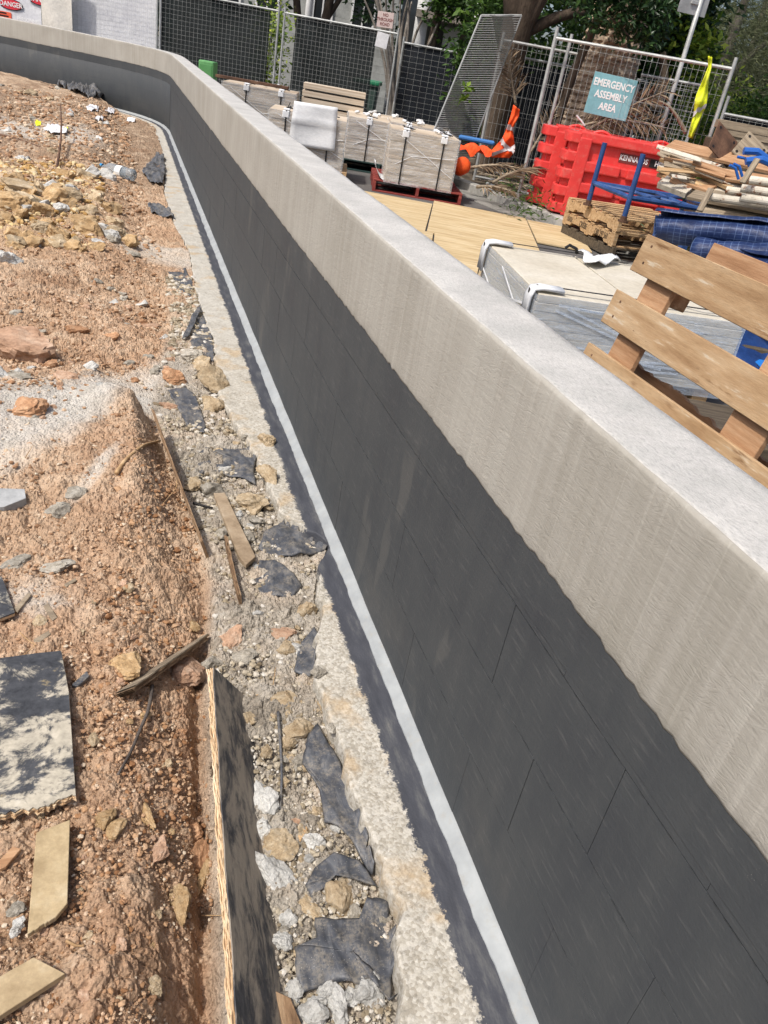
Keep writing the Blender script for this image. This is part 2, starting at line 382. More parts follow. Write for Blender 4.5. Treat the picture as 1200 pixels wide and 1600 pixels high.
# ------------------------------------------------------------------ the wall line
WX, WT, ZTOP, ZB = 0.715, 0.175, 1.028, 0.742
_pl = np.array([(.715, -1.0), (.715, 13.55), (.69, 14.0), (.60, 14.5), (.42, 14.98), (.16, 15.4), (-.2, 15.78), (-.62, 16.08), (-1.2, 16.5), (-1.9, 17.0), (-3.2, 17.93), (-6.0, 19.9)])
def path_samples(step0=.02):
    seg = np.hypot(*np.diff(_pl, axis=0).T); cum = np.concatenate([[0], np.cumsum(seg)])
    s = np.concatenate([np.arange(0, 4.5, step0), np.arange(4.5, 9, step0 * 2), np.arange(9, cum[-1], .06)])
    pts = np.stack([np.interp(s, cum, _pl[:, 0]), np.interp(s, cum, _pl[:, 1])], 1)
    # round the bend
    k = np.array([1, 2, 3, 2, 1.]); k /= k.sum()
    far = s > 12
    for _ in range(10):
        q = pts.copy()
        for ax in (0, 1): q[2:-2, ax] = np.convolve(pts[:, ax], k, 'valid')
        pts[far] = q[far]
    t = np.gradient(pts, axis=0); t /= np.linalg.norm(t, axis=1)[:, None]
    n = np.stack([-t[:, 1], t[:, 0]], 1)         # towards the dug-out side (left of travel)
    return s, pts, n
PS, PP, PN = path_samples()
def wall_w(x, y):
    """distance from the wall face into the dug-out side"""
    x = np.asarray(x, float); y = np.asarray(y, float)
    w0 = WX - x
    q = np.stack([np.broadcast_to(x, np.broadcast(x, y).shape).ravel(), np.broadcast_to(y, np.broadcast(x, y).shape).ravel()], 1)
    far = q[:, 1] > 12.5
    out = np.broadcast_to(w0, np.broadcast(x, y).shape).ravel().copy()
    if far.any():
        sel = PS > 11
        A = PP[sel]; Nn = PN[sel]; qq = q[far]; res = np.empty(len(qq))
        for i in range(0, len(qq), 20000):
            d = qq[i:i + 20000, None, :] - A[None]
            j = np.argmin((d ** 2).sum(2), 1)
            dd = d[np.arange(len(j)), j]; sgn = np.sign((dd * Nn[j]).sum(1)); res[i:i + 20000] = sgn * np.sqrt((dd ** 2).sum(1))
        out[far] = res
    return out.reshape(np.broadcast(x, y).shape)

# ------------------------------------------------------------------ the dug-out ground
BX = lambda y: np.interp(y, [.2, .72, 1.6, 2.05, 2.7, 3.3, 3.7, 4.4, 6, 9, 14], [.12, .165, .212, .27, .22, .13, .16, .26, .28, .2, .1])
def terrain(x, y, foot=True):
    x = np.asarray(x, float); y = np.asarray(y, float)
    w = wall_w(x, y); b = BX(y)
    h = np.interp(y, [.3, .8, 1.5, 2.2, 2.6, 3.1, 3.45, 3.8, 4.4, 5.0, 5.8, 6.6, 7.4, 8.4, 10, 13, 16, 20],
                  [.05, .05, .06, .09, .12, .13, .06, .03, .05, .11, .10, .07, .12, .10, .12, .15, .17, .2])
    side = np.interp(y, [.3, 1.5, 2.2, 3.3, 4.5, 6, 9], [-.075, -.06, -.05, -.035, -.02, -.01, 0])
    wid = np.interp(y, [.3, 1.4, 2.0, 3.2, 3.8, 6, 10], [.16, .2, .26, .10, .5, .45, .55])
    t = sst(0, 1, (b - .012 - x) / wid)
    z = side + (h - side) * t
    z = z - .13 * np.exp(-((x - (b - .05)) / .05) ** 2 - ((y - .62) / .2) ** 2)          # hollow behind the board
    z = z - .05 * np.exp(-((x - (b - .02)) / .02) ** 2) * sst(2.5, 1.2, y)
    z = z + .06 * np.exp(-((x + .05) / .1) ** 2 - ((y - 3.18) / .12) ** 2)               # lip of the broken crust
    z = z - .07 * np.exp(-((x + .15) / .28) ** 2 - ((y - 4.9) / .35) ** 2)               # scooped hollow
    z = z + .14 * np.exp(-((x + .75) / .45) ** 2 - ((y - 7.0) / .8) ** 2)                # yellow spoil
    z = z + .05 * np.exp(-((x + .6) / .5) ** 2 - ((y - 9.6) / .7) ** 2)
    z = z + .03 * fbm(x * 1.6, y * 1.3, 3, 3) * t
    return z
def hit(px, py):
    r = ray(px, py); t0 = (CAMZ - .35) / -r[2]; t1 = (CAMZ + .3) / -r[2]
    ts = np.linspace(t0, t1, 260); q = CO + ts[:, None] * r
    zz = np.maximum(terrain(q[:, 0], q[:, 1]), np.where(in_foot(q[:, 0], q[:, 1]), 0.0, -9))
    i = int(np.argmax(q[:, 2] <= zz)); return q[i]
# left edge of the footing
_fe = [(628, 1640), (619, 1462), (622, 1402), (589, 1342), (566, 1271), (540, 1177), (517, 1117), (492, 1047), (492, 1010), (507, 960), (495, 917), (499, 883), (515, 846), (487, 827), (440, 800), (405, 717), (383, 680), (363, 653), (334, 592), (337, 532), (315, 484), (307, 453), (297, 393), (273, 350), (257, 300), (258, 247)]
FE = np.array([G(a, b)[:2] for a, b in _fe]); FE = FE[np.argsort(FE[:, 1])]
def foot_w(y):
    base = np.interp(y, FE[:, 1], WX - FE[:, 0])
    return base
def in_foot(x, y):
    return (wall_w(x, y) < foot_w(y)) & (np.asarray(y) < 16.2)

def build_soil():
    ny, nx = 1240, 440
    yy = .38 * (23 / .38) ** np.linspace(0, 1, ny)
    xr = np.interp(yy, [0, 13, 14.5, 15.4, 16.5, 17.4, 20, 23], [.70, .70, .58, .12, -1.2, -2.4, -6.1, -6.2])
    xl = -.62 - .27 * yy - np.where(yy > 14, (yy - 14) * .9, 0)
    u = np.linspace(0, 1, nx)
    X = xl[:, None] + (xr - xl)[:, None] * u[None]; Y = np.repeat(yy[:, None], nx, 1)
    b = BX(Y); w = wall_w(X, Y)
    Z = terrain(X, Y)
    rub = sst(b - .03, b + .03, X) * sst(5.4, 3.4, Y) * (w < 2)
    cemn = fbm(X * 5, Y * 5, 4, 21)
    cl = np.array([G(-60, 700, .05), G(0, 682, .05), G(110, 648, .05), G(200, 603, .04), G(310, 572, 0.0)]); ccy = np.interp(X, cl[:, 0], cl[:, 1]); cwd = np.interp(X, cl[:, 0], [.52, .50, .44, .34, .32])
    cem = np.exp(-((Y - ccy + .10 * cemn) / cwd) ** 4) * sst(.42, .30, X) * .99
    cem = np.maximum(cem, np.exp(-((Y - 6.2 + .5 * X + .3 * cemn) / .30) ** 2) * sst(-.5, .1, X) * .8)
    cem = np.maximum(cem, .85 * np.exp(-((Y - 10.6 + .5 * cemn) / .9) ** 2) * sst(.1, -.5, X)); cem = np.maximum(cem, .75 * np.exp(-((Y - 1.9 + .3 * cemn) / .12) ** 2 - ((X + .22) / .12) ** 2))
    cem = np.maximum(cem, .9 * np.exp(-((X + .10 - .35 * (Y - 2.45)) / .035) ** 2 - ((Y - 2.5) / .2) ** 2))
    yel = np.clip(np.exp(-((X + .62) / .42) ** 2 - ((Y - 7.0) / 1.1) ** 2) * 1.3, 0, 1)
    brn = sst(7.6, 9.6, Y) * .8
    org = np.exp(-((X - b + .03) / .05) ** 2) * sst(2.2, 1.2, Y) + .5 * (fbm(X * 3, Y * 3, 3, 40) > .12)
    # clods at several sizes (kept small on the washed cement)
    rough = 1 - .75 * np.clip(cem, 0, 1)
    wob = .06 * fbm(X * 9, Y * 9, 3, 8)
    f1, f2, c1 = worley(X * 13 + wob * 6, Y * 13, 1); Z += rough * .018 * (np.clip(f2 - f1, 0, .5) - .2) * (.4 + c1)
    g1, g2, c2 = worley(X * 34, Y * 34, 2); Z += rough * .012 * (np.clip(g2 - g1, 0, .5) - .15) * (.4 + 1.2 * c2)
    k1, k2, c3 = worley(X * 85, Y * 85, 3); near = sst(7, 3, Y)
    Z += rough * near * .006 * (np.clip(k2 - k1, 0, .5) - .15) * (.3 + 1.4 * c3)
    j1, j2, c4 = worley(X * 5.5 + wob * 3, Y * 5.5, 7); Z += rough * .026 * (np.clip(j2 - j1, 0, .4) - .18) * (.3 + c4)
    Z += rough * .024 * fbm(X * 6, Y * 6, 5, 11) + rough * near * .008 * fbm(X * 26, Y * 26, 5, 13)
    dn = .35 + .65 * sst(-.15, .25, fbm(X * 2.6, Y * 2.6, 3, 15))
    Z += rough * dn * (.0085 * clods(X * 24 + wob * 8, Y * 24, 31) + near * .0045 * clods(X * 62, Y * 62 + wob * 9, 33)) + (1 - .5 * rough) * 0
    Z += near * .0016 * clods(X * 140, Y * 140, 35) * (.3 + .7 * rough) + .004 * fbm(X * 60, Y * 60, 3, 12) * near
    # gullies on the cut bank
    bank = np.exp(-((X - b + .12) / .08) ** 2) * sst(2.2, 1.4, Y)
    Z += bank * .012 * fbm(X * 22, Y * 9, 4, 51)
    # never through the footing or the wall
    inf = (w < foot_w(Y) + .004) & (Y < 16.3)
    Z = np.where(inf, np.minimum(Z, -.055), Z)
    V = np.stack([X, Y, Z], 2).reshape(-1, 3)
    i = np.arange(ny - 1)[:, None] * nx + np.arange(nx - 1)[None]
    Fq = np.stack([i, i + 1, i + nx + 1, i + nx], 2).reshape(-1, 4)
    me = quick_mesh('excavated_soil', V, Fq, M_SOIL)
    for nm, a in (('cement', cem), ('yellow', yel), ('brown', brn), ('orange', np.clip(org, 0, 1)), ('rubble', rub), ('clod', .5 * c2 + .3 * c1 + .2 * c3)): fattr(me, nm, a)
    tag(link('soil', me), kind='structure')
CEML = [np.array([G(-60, 700, .05), G(0, 682, .05), G(110, 648, .05), G(200, 603, .04), G(310, 572, 0.0)])]
build_soil()

def build_footing():
    sel = (PS > .9) & (PP[:, 0] > -.25)
    S, Pp, Nn = PS[sel], PP[sel], PN[sel]
    yv = Pp[:, 1]
    wid = foot_w(np.minimum(yv, 12)) + .016 * fbm(yv * 16, yv * 0, 4, 5) + .010 * fbm(yv * 60, yv * 0, 3, 6)
    wid = np.where(yv > 11, np.interp(yv, [11, 14, 15.2, 15.9], [.2, .22, .2, .12]), wid)
    nu = 26
    u = np.concatenate([np.linspace(-.02 / .3, .96, nu - 5), [.985, 1.0, 1.008, 1.01, .99]])
    V = np.zeros((len(S), nu, 3)); Wd = np.zeros((len(S), nu))
    for j, uu in enumerate(u):
        ww = wid * uu; Wd[:, j] = ww
        q = Pp + Nn * ww[:, None]
        z = .004 * fbm(q[:, 0] * 30, q[:, 1] * 30, 4, 61) - .004 + sst(.1, .25, ww) * .006 * fbm(q[:, 0] * 12, q[:, 1] * 12, 3, 62)
        if j == nu - 4: z = z - .008
        if j == nu - 3: z = z - .02
        if j == nu - 2: z = z * 0 - .045
        if j == nu - 1: z = z * 0 - .10
        V[:, j] = np.stack([q[:, 0], q[:, 1], z], 1)
    n = len(S)
    i = np.arange(n - 1)[:, None] * nu + np.arange(nu - 1)[None]
    Fq = np.stack([i, i + nu, i + nu + 1, i + 1], 2).reshape(-1, 4)[:, ::-1]
    me = quick_mesh('footing', V.reshape(-1, 3), Fq, M_FOOT)
    fattr(me, 'w', Wd); fattr(me, 'y', np.repeat(yv[:, None], nu, 1))
    me.polygons.foreach_set('use_smooth', np.ones(len(me.polygons), bool))
    tag(link('concrete_footing', me), kind='structure')
build_footing()

# ------------------------------------------------------------------ the wall
def sweep(name, prof_fn, mat, parent, smin=0.0, smax=99, smooth=True, close=False, step=1):
    sel = np.where((PS >= smin) & (PS <= smax))[0][::step]
    rows = np.array([prof_fn(PS[i], PP[i], PN[i]) for i in sel])          # n x k x (w, z)
    k = rows.shape[1]
    V = np.zeros((len(sel), k, 3))
    V[:, :, :2] = PP[sel][:, None, :] + PN[sel][:, None, :] * rows[:, :, :1]
    V[:, :, 2] = rows[:, :, 1]
    i = np.arange(len(sel) - 1)[:, None] * k + np.arange(k - 1)[None]
    Fq = np.stack([i, i + k, i + k + 1, i + 1], 2).reshape(-1, 4)
    if close:
        j = np.arange(len(sel) - 1)[:, None] * k + k - 1
        Fq = np.concatenate([Fq, np.stack([j, j + k, j + k - (k - 1), j - (k - 1)], 2).reshape(-1, 4)])
    me = quick_mesh(name, V.reshape(-1, 3), Fq, mat)
    if smooth: me.polygons.foreach_set('use_smooth', np.ones(len(me.polygons), bool))
    bm = bmesh.new(); bm.from_mesh(me); bmesh.ops.recalc_face_normals(bm, faces=bm.faces) if close else None
    bm.to_mesh(me); bm.free()
    return link(name, me, parent)
wall = thing('block_wall', 'long block retaining wall coated black below and beige above with a pale cement top', 'wall')
SPL = 14.5   # where the separate blocks end (round the bend the coat hides the joints)
sweep('core', lambda s, p, n: [(-.003, -.3), (-.003, .9), (-WT, .9), (-WT, -.3)], M_PAINT, wall, 0, 99, False, True, 4)
sweep('return_coat', lambda s, p, n: [(-.02, -.2), (0, -.2), (.0015, .3), (0, .85), (-.02, .85)], M_PAINT, wall, SPL, 99, True, False, 1)
zc = [(-.02, .219), (.219, .420), (.420, .619), (.619, .822)]
bl_me = []
for (za, zb) in zc:
    mb = MB(); mb.box((.0225, 0, (za + zb) / 2), (.045, .3990, zb - za - .0026))
    # crisp arris with a worn edge
    bl_me.append(mb.mesh('block', M_PAINT))
for c, me in enumerate(bl_me):
    y = .652 + (.2 if c % 2 else 0) - .4 * 4 + .2
    if c == 2: y = .652 + .2 - 1.6
    if c in (1, 3): y = .652 + .4 - 1.6
    while y < SPL - .85:
        o = link('block', me, wall, (WX + rng.uniform(-.0005, .0005), y + rng.uniform(-.0008, .0008), 0), (rng.uniform(-.0006, .0006), 0, rng.uniform(-.002, .002)))
        y += .4
# brushed overlap of the coating under the render, hiding the joints
sweep('overlap_coat', lambda s, p, n: [(-.001, .632 + .004 * float(fbm(np.array(s * 9.), np.array(4.), 3, 88))), (.0011, .636 + .004 * float(fbm(np.array(s * 9.), np.array(4.), 3, 88))), (.0011, .70), (.0011, .80)], M_PAINT, wall, 0, 99, False)
# beige render band with a brushed, wandering lower edge
bs = lambda s: ZB + .007 * float(fbm(np.array(s * 1.9), np.array(0.3), 4, 71)) + .0025 * float(fbm(np.array(s * 13.), np.array(1.3), 4, 72)) + .006 * float(fbm(np.array(s * 50.), np.array(2.3), 3, 73))
def band_prof(s, p, n):
    z0 = bs(s); r = []
    r.append((-.004, z0 - .0005)); r.append((.0022, z0 + .0008)); r.append((.0034, z0 + .006))
    for t in np.linspace(.08, .93, 9):
        z = z0 + (1.020 - z0) * t
        r.append((.004 + .0016 * float(fbm(np.array(s * 5.), np.array(z * 9.), 3, 75)), z))
    e = .003 * float(fbm(np.array(s * 9.), np.array(5.), 3, 76))
    r += [(.004 + e, 1.021), (.002 + e, 1.0275), (-.006, 1.0282)]
    return r
sweep('render_band', band_prof, M_REND, wall)
def cap_prof(s, p, n):
    e = .004 * float(fbm(np.array(s * 7.), np.array(9.), 4, 77)) - .007 * max(0, float(fbm(np.array(s * 26.), np.array(9.), 3, 177)) - .18); e2 = .006 * float(fbm(np.array(s * 5.), np.array(19.), 4, 78))
    z = 1.0295
    r = [(-.0035 + e, 1.022), (-.003 + e, z - .0012), (-.007 + e, z)]
    for t in np.linspace(.15, .9, 6): r.append((-.007 - (WT - .012) * t, z + .0016 * float(fbm(np.array(s * 16.), np.array(t * 4.), 3, 79))))
    r += [(-WT + .004 + e2, z - .001), (-WT + e2, z - .006), (-WT + e2, .985)]
    return r
sweep('cement_top', cap_prof, M_CAP, wall)
def back_prof(s, p, n): return [(-WT + .004, 1.015), (-WT - .003, 1.0), (-WT - .004, -.25)]
sweep('rear_face', back_prof, M_KERB, wall, 0, 99, False, False, 4)
def fil_prof(s, p, n):
    a = .0285 + .006 * float(fbm(np.array(s * 6.), np.array(.7), 4, 81)) + .004 * float(fbm(np.array(s * 38.), np.array(.7), 3, 82))
    b = .025 + .004 * float(fbm(np.array(s * 7.), np.array(3.7), 4, 83))
    if s > 4.2: a *= 1.12
    return [(-.001, b)] + [(.0015 + a * (t ** 1.05), .001 + b * (1 - t) ** 1.15 + .004 * math.sin(t * math.pi)) for t in (.08, .25, .45, .65, .85, .96)] + [(a + .001, .0015), (a, -.006)]
sweep('sealant_fillet', fil_prof, M_FIL, wall, .9, 17.0)
wall['kind'] = 'thing'
# ------------------------------------------------------------------ ground beyond the wall
def ngon(name, pts, z, mat, kind='structure'):
    me = bpy.data.meshes.new(name); me.from_pydata([(x, y, z) for x, y in pts], [], [tuple(range(len(pts)))]); me.materials.append(mat)
    return tag(link(name, me), kind=kind)
_bk = (PP - PN * (WT - .01))[::12]
ngon('pavement', [tuple(p) for p in _bk[::-1]] + [(.90, -4), (60, -4), (60, 90), (-40, 90), (-40, 44)], 0.0, M_ROAD)
ngon('ground', [(-250, -250), (250, -250), (250, 400), (-250, 400)], -.6, M_EARTH)
KD = np.array([.184, -.983]); KN = np.array([.983, .184]); K0 = np.array([4.79, 12.14])
def kerbline():
    a = K0 - KD * 6; b = K0 + KD * 9
    def strip(name, o0, o1, z0, z1, mat, bev):
        mb = MB(); q = [a + KN * o0, b + KN * o0, b + KN * o1, a + KN * o1]; mb.prism([tuple(x) for x in q], z0, z1)
        return tag(mb.build(name, mat, bevel=bev), kind='structure')
    strip('channel', -.42, 0, -.05, .012, M_CONC, .004)
    strip('kerb', .003, .15, -.05, .125, M_KERB, .02)
    n = 70
    t = np.linspace(0, 15, n); o = np.linspace(.152, 7.0, n)
    Tt, Oo = np.meshgrid(t, o, indexing='ij')
    X = (a + KD * Tt[..., None] + KN * Oo[..., None])
    Z = .10 + .05 * fbm(X[..., 0] * 1.5, X[..., 1] * 1.5, 4, 91) + .03 * fbm(X[..., 0] * 9, X[..., 1] * 9, 3, 92)
    mb = MB(); mb.grid(np.concatenate([X, Z[..., None]], 2)); tag(mb.build('garden_bed', M_BED, smooth=True), kind='structure')
kerbline()

# ------------------------------------------------------------------ more materials
M_PINE = simple('pine_boards', [(150, 118, 82), (184, 152, 112), (204, 176, 138)], 3, .78, .3, 40, (1, 14, 14), rndv=.14)
M_PLYW = simple('yellow_plywood', [(172, 148, 108), (194, 172, 132), (208, 190, 154)], 2.2, .75, .15, 60, (1, 7, 7), rndv=.06, spots=[((150, 128, 96), 2.5, .60, .72)])
M_LEANP = simple('brown_ply_slats', [(150, 118, 84), (176, 146, 110), (194, 168, 134)], 3.5, .88, .3, 50, (1, 7, 7), rndv=.13, spots=[((200, 184, 160), 7, .60, .70), ((124, 92, 62), 4.0, .58, .70), ((110, 84, 60), 22, .66, .74)])
M_PLYIN = simple('reddish_ply', [(146, 108, 76), (170, 132, 98), (188, 154, 120)], 4, .8, .3, 60, (1, 12, 12), rndv=.08)
M_GREYWOOD = simple('weathered_timber', [(112, 100, 84), (146, 132, 112), (172, 158, 136)], 3, .85, .4, 50, (1, 14, 14), rndv=.2)
M_REDPAL = simple('red_pallet_paint', [(112, 44, 40), (136, 58, 52), (150, 78, 68)], 4, .75, .3, 50, (1, 8, 8), rndv=.08)
M_GRNPAL = simple('dark_green_pallet', [(28, 48, 46), (36, 60, 58), (50, 74, 70)], 4, .8, .2, 50, rndv=.05)
M_DKPAL = simple('dark_aged_pallet', [(62, 54, 44), (86, 76, 62), (104, 92, 76)], 4, .85, .4, 50, (1, 10, 10), rndv=.1)
M_TILE = simple('beige_tile', [(170, 152, 130), (198, 182, 160), (214, 202, 184)], 2, .7, .1, 60, (.3, .3, 26), rndv=.06)
M_SLAB = simple('cream_stone_slab', [(190, 182, 164), (202, 195, 178), (210, 204, 190)], 3, .6, .08, 120, rndv=.03, spots=[((186, 176, 156), 60, .62, .70)])
M_FOAM = simple('white_foam', [(214, 216, 218), (226, 228, 229), (232, 233, 233)], 6, .6, .2, 40, rndv=.03)
M_STRAP = simple('black_strap', [(22, 23, 26), (34, 35, 38)], 8, .45, 0, rndv=.05)
M_STEEL = simple('galvanised_steel', [(150, 152, 150), (172, 174, 172), (188, 189, 187)], 6, .45, .05, 60, rndv=.08, metal=.15)
M_WIRE = simple('galvanised_wire', [(160, 162, 160), (184, 186, 183)], 6, .5, 0, rndv=.05, metal=.0)
M_BLUE = simple('blue_enamel', [(36, 62, 108), (48, 78, 130), (66, 96, 146)], 5, .45, .1, 60, rndv=.06, spots=[((96, 92, 88), 14, .66, .72)])
M_RUSTW = simple('rusty_white_paint', [(176, 168, 152), (198, 190, 174), (208, 202, 190)], 6, .7, .2, 60, rndv=.1, spots=[((124, 74, 42), 9, .57, .66), ((92, 60, 40), 26, .62, .7)])
M_RUST = simple('rusted_iron', [(70, 52, 42), (98, 72, 56), (120, 92, 72)], 8, .85, .4, 80, rndv=.1)
def m_red():
    k = Mat('red_plastic'); v = k.coords()
    c = k.ramp(k.noise(v, 4, 5), [(.3, (200, 52, 50)), (.6, (214, 62, 58)), (.8, (222, 88, 82))])
    dust = k.step(k.noise(v, 12, 7, .75), .48, .70); c = k.mix(k.math('MULTIPLY', dust, .42), c, srgb((196, 122, 110)))
    return k.fin(c, k.math('ADD', .36, k.math('MULTIPLY', k.noise(v, 9), .2)), k.bump(k.noise(v, 50, 4), .06, .004), .4)
M_RED = m_red()
def m_film(name, tint, op):
    k = Mat(name); v = k.coords(scale=(1, 1, 3))
    n = k.noise(v, 5, 6, .7, 1.5); wr = k.step(k.noise(k.coords(scale=(1, 1, 7)), 7, 5, .7, .8), .5, .72)
    k.inp(k.b.inputs['Base Color'], srgb(tint)); k.b.inputs['Roughness'].default_value = .22; k.b.inputs['Specular IOR Level'].default_value = .6
    k.l(k.bump(n, .5, .02), k.b.inputs['Normal'])
    tr = k.n('ShaderNodeBsdfTransparent'); mx = k.n('ShaderNodeMixShader')
    k.l(k.math('ADD', op, k.math('MULTIPLY', wr, .38), True), mx.inputs[0]); k.l(tr.outputs[0], mx.inputs[1]); k.l(k.b.outputs[0], mx.inputs[2])
    k.l(mx.outputs[0], k.out.inputs[0]); return k.m
M_FILM = m_film('stretch_film', (226, 228, 228), .27)
M_FILMB = m_film('bluish_stretch_film', (204, 216, 230), .34)
def m_shade(name, col, op):
    k = Mat(name); v = k.coords(scale=(1, 1, 1))
    c = k.mix(.5, srgb(col), k.ramp(k.noise(v, 2.5, 6, .65), [(.3, (16, 19, 20)), (.7, (42, 47, 49))]))
    k.fin(c, .8, k.bump(k.noise(k.coords(scale=(1, 1, 5)), 4, 4), .4, .03), .15)
    tr = k.n('ShaderNodeBsdfTransparent'); mx = k.n('ShaderNodeMixShader'); mx.inputs[0].default_value = op
    k.l(tr.outputs[0], mx.inputs[1]); k.l(k.b.outputs[0], mx.inputs[2]); k.l(mx.outputs[0], k.out.inputs[0]); return k.m
M_SHADE = m_shade('green_black_shade_cloth', (24, 30, 29), .96)
M_SHADEK = m_shade('blue_black_shade_cloth', (26, 30, 40), .97)
M_SHADEG = m_shade('grey_shade_mesh', (104, 104, 100), .62)
M_WHITEC = simple('white_banner', [(208, 208, 212), (222, 222, 224), (228, 228, 229)], 2.5, .7, .4, 3, rndv=.02, bdist=.03)
M_CREAMC = simple('cream_banner', [(214, 208, 196), (226, 220, 208), (232, 226, 215)], 2.5, .7, .5, 3, rndv=.02, bdist=.04)
def flat(name, c, rough=.6, metal=0): 
    k = Mat(name); return k.fin(srgb(c), rough, None, .3, metal)
M_WHITE, M_BLACK = flat('white_print', (226, 226, 224)), flat('black_print', (30, 28, 28))
M_SIGNB = simple('pale_blue_sign', [(118, 168, 176), (128, 178, 186), (136, 184, 190)], 3, .55, .05, rndv=0)
M_PINK = simple('faded_pink_sign', [(206, 184, 178), (218, 198, 192)], 4, .6, .05, rndv=0)
M_REDP = flat('red_print', (206, 52, 66)); M_ORP = flat('orange_print', (226, 96, 66))
M_MAUVE = flat('worn_dark_print', (112, 52, 48))

def text_mesh(s, size, mat, ext=.0012, bold=.0):
    cu = bpy.data.curves.new('lettering', 'FONT'); cu.body = s; cu.size = size; cu.extrude = ext; cu.offset = bold
    cu.align_x = 'CENTER'; cu.align_y = 'CENTER'; cu.resolution_u = 3
    o = bpy.data.objects.new('tmp_text', cu); COL.objects.link(o)
    dg = bpy.context.evaluated_depsgraph_get(); dg.update()
    me = bpy.data.meshes.new_from_object(o.evaluated_get(dg)); COL.objects.unlink(o); bpy.data.objects.remove(o)
    me.name = 'lettering'; me.materials.clear(); me.materials.append(mat)
    return me
# lettering lies in local XY; turn it to stand up facing -Y: rot (90deg,0,0)
UP = (math.pi / 2, 0, 0)

# ------------------------------------------------------------------ fences
def wires(mb, W, H, sx, sz, z0=.1, r=.0018, y=0.0, x0=.03):
    for x in np.arange(x0 + .02, W - x0, sx): mb.box((x, y, z0 + (H - z0) / 2), (2 * r, 2 * r, H - z0))
    for z in np.arange(z0 + .02, H, sz): mb.box((W / 2, y + .004, z), (W - 2 * x0, 2 * r, 2 * r))
def fence(label, A, B, H, cloth=None, name='fence_panel', cl_h=None, sx=.085, sz=.085, zb=0.0, post_up=.1, wire=True, r=.0012, lean=0, cat='fence panel', group='temporary fence panels round the site', cloth_x=(0, 1), rail=True, posts=(0, 1)):
    A = np.array(A[:2], float); B = np.array(B[:2], float); d = B - A; W = np.linalg.norm(d); a = math.atan2(d[1], d[0])
    t = thing(name, label, cat, (A[0], A[1], zb), (lean, 0, a), group); t['kind'] = 'thing'
    for q in posts:
        x = .02 if q == 0 else W - .02
        mb = MB(); mb.tube([(x, 0, 0), (x, 0, H + post_up)], .022, 10); mb.build('post', M_STEEL, t, smooth=False)
    if rail:
        for z in (H, .14):
            mb = MB(); mb.tube([(.02, 0, z), (W - .02, 0, z)], .019, 8); mb.build('rail', M_STEEL, t)
    if wire:
        mb = MB(); wires(mb, W, H, sx, sz, r=r, y=-.012); tag(mb.build('wire_mesh', M_WIRE, t), kind='stuff')
    if cloth:
        ch = cl_h or H - .005; xs = np.linspace(W * cloth_x[0] + .02, W * cloth_x[1] - .02, 26); zs = np.linspace(.05, ch, 14)
        Xg, Zg = np.meshgrid(xs, zs, indexing='ij')
        Yg = .03 + .02 * fbm(Xg * 2 + A[0], Zg * 1.2, 3, 101)
        Zg = Zg - (Zg > ch - .01) * (.03 * (1 - np.abs(np.cos(Xg * 5))))
        mb = MB(); mb.grid(np.stack([Xg, Yg, Zg], 2)); mb.build('shade_cloth', cloth, t, smooth=True)
    return t, W
def onrow(px, d): return P(px, 15 + .1908 * (px - 187), d)
FD = 18.6
f1_, _ = fence('wire fence panel backed with white sheeting at the far left of the site', onrow(104, FD), onrow(247, FD), 1.97, M_WHITEC)
f2_, _ = fence('dark shade clothed fence panel right of the white sheeting', onrow(249, FD), onrow(434, FD), 1.97, M_SHADE, cloth_x=(0, .93))
f3_, _ = fence('dark shade clothed fence panel with a white paper notice near its right end', onrow(440, FD), onrow(617, FD - .3), 1.96, M_SHADE, cloth_x=(.1, .82))
f4_, _ = fence('black covered low fence panel left of the leaning grey mesh sheet', onrow(624, FD), onrow(775, FD), 1.84, M_SHADEK, wire=True, r=.0012, sx=.15, sz=.1)
fR, WR = fence('bare wire fence panel holding the blue emergency assembly sign', P(846, 141, 11.55), P(1119, 193, 11.0), 1.95, None, sx=.07, sz=.22, zb=.10, post_up=.12)
mb = MB(); mb.tube([(.17, .18, 0.0), (.19, .16, 2.03)], .02, 8); mb.build('brace', M_STEEL, fR)
mb = MB(); mb.tube([(.02, 0, .1), (-.55, .5, .1), ], .018, 8); mb.build('foot', M_STEEL, fR)
mb = MB(); mb.box((WR - .03, -.03, 1.02), (.14, .012, 1.8)); 
fB, _ = fence('black shade clothed fence behind the orange vest and palm trunk', onrow(798, 14.6), onrow(1000, 14.6), 1.86, M_SHADEK, sx=.09, sz=.3, cl_h=1.8)
fC, _ = fence('wire gate panel with rounded corners behind the street sign pole', onrow(985, 12.9), onrow(1086, 12.6), 1.78, None, sx=.06, sz=.06, r=.0022, zb=.1, post_up=-.12, cat='gate panel')
fD, _ = fence('dark shade clothed fence panel at the far right behind the timber pile', onrow(1122, 12.6), onrow(1290, 12.2), 1.60, M_SHADEK, sx=.085, sz=.085, post_up=.22)
fE, _ = fence('grey wire fence panel behind the tree trunk left of the bare panel', onrow(770, 13.4), onrow(905, 13.4), 2.0, None, sx=.07, sz=.2, zb=.0)

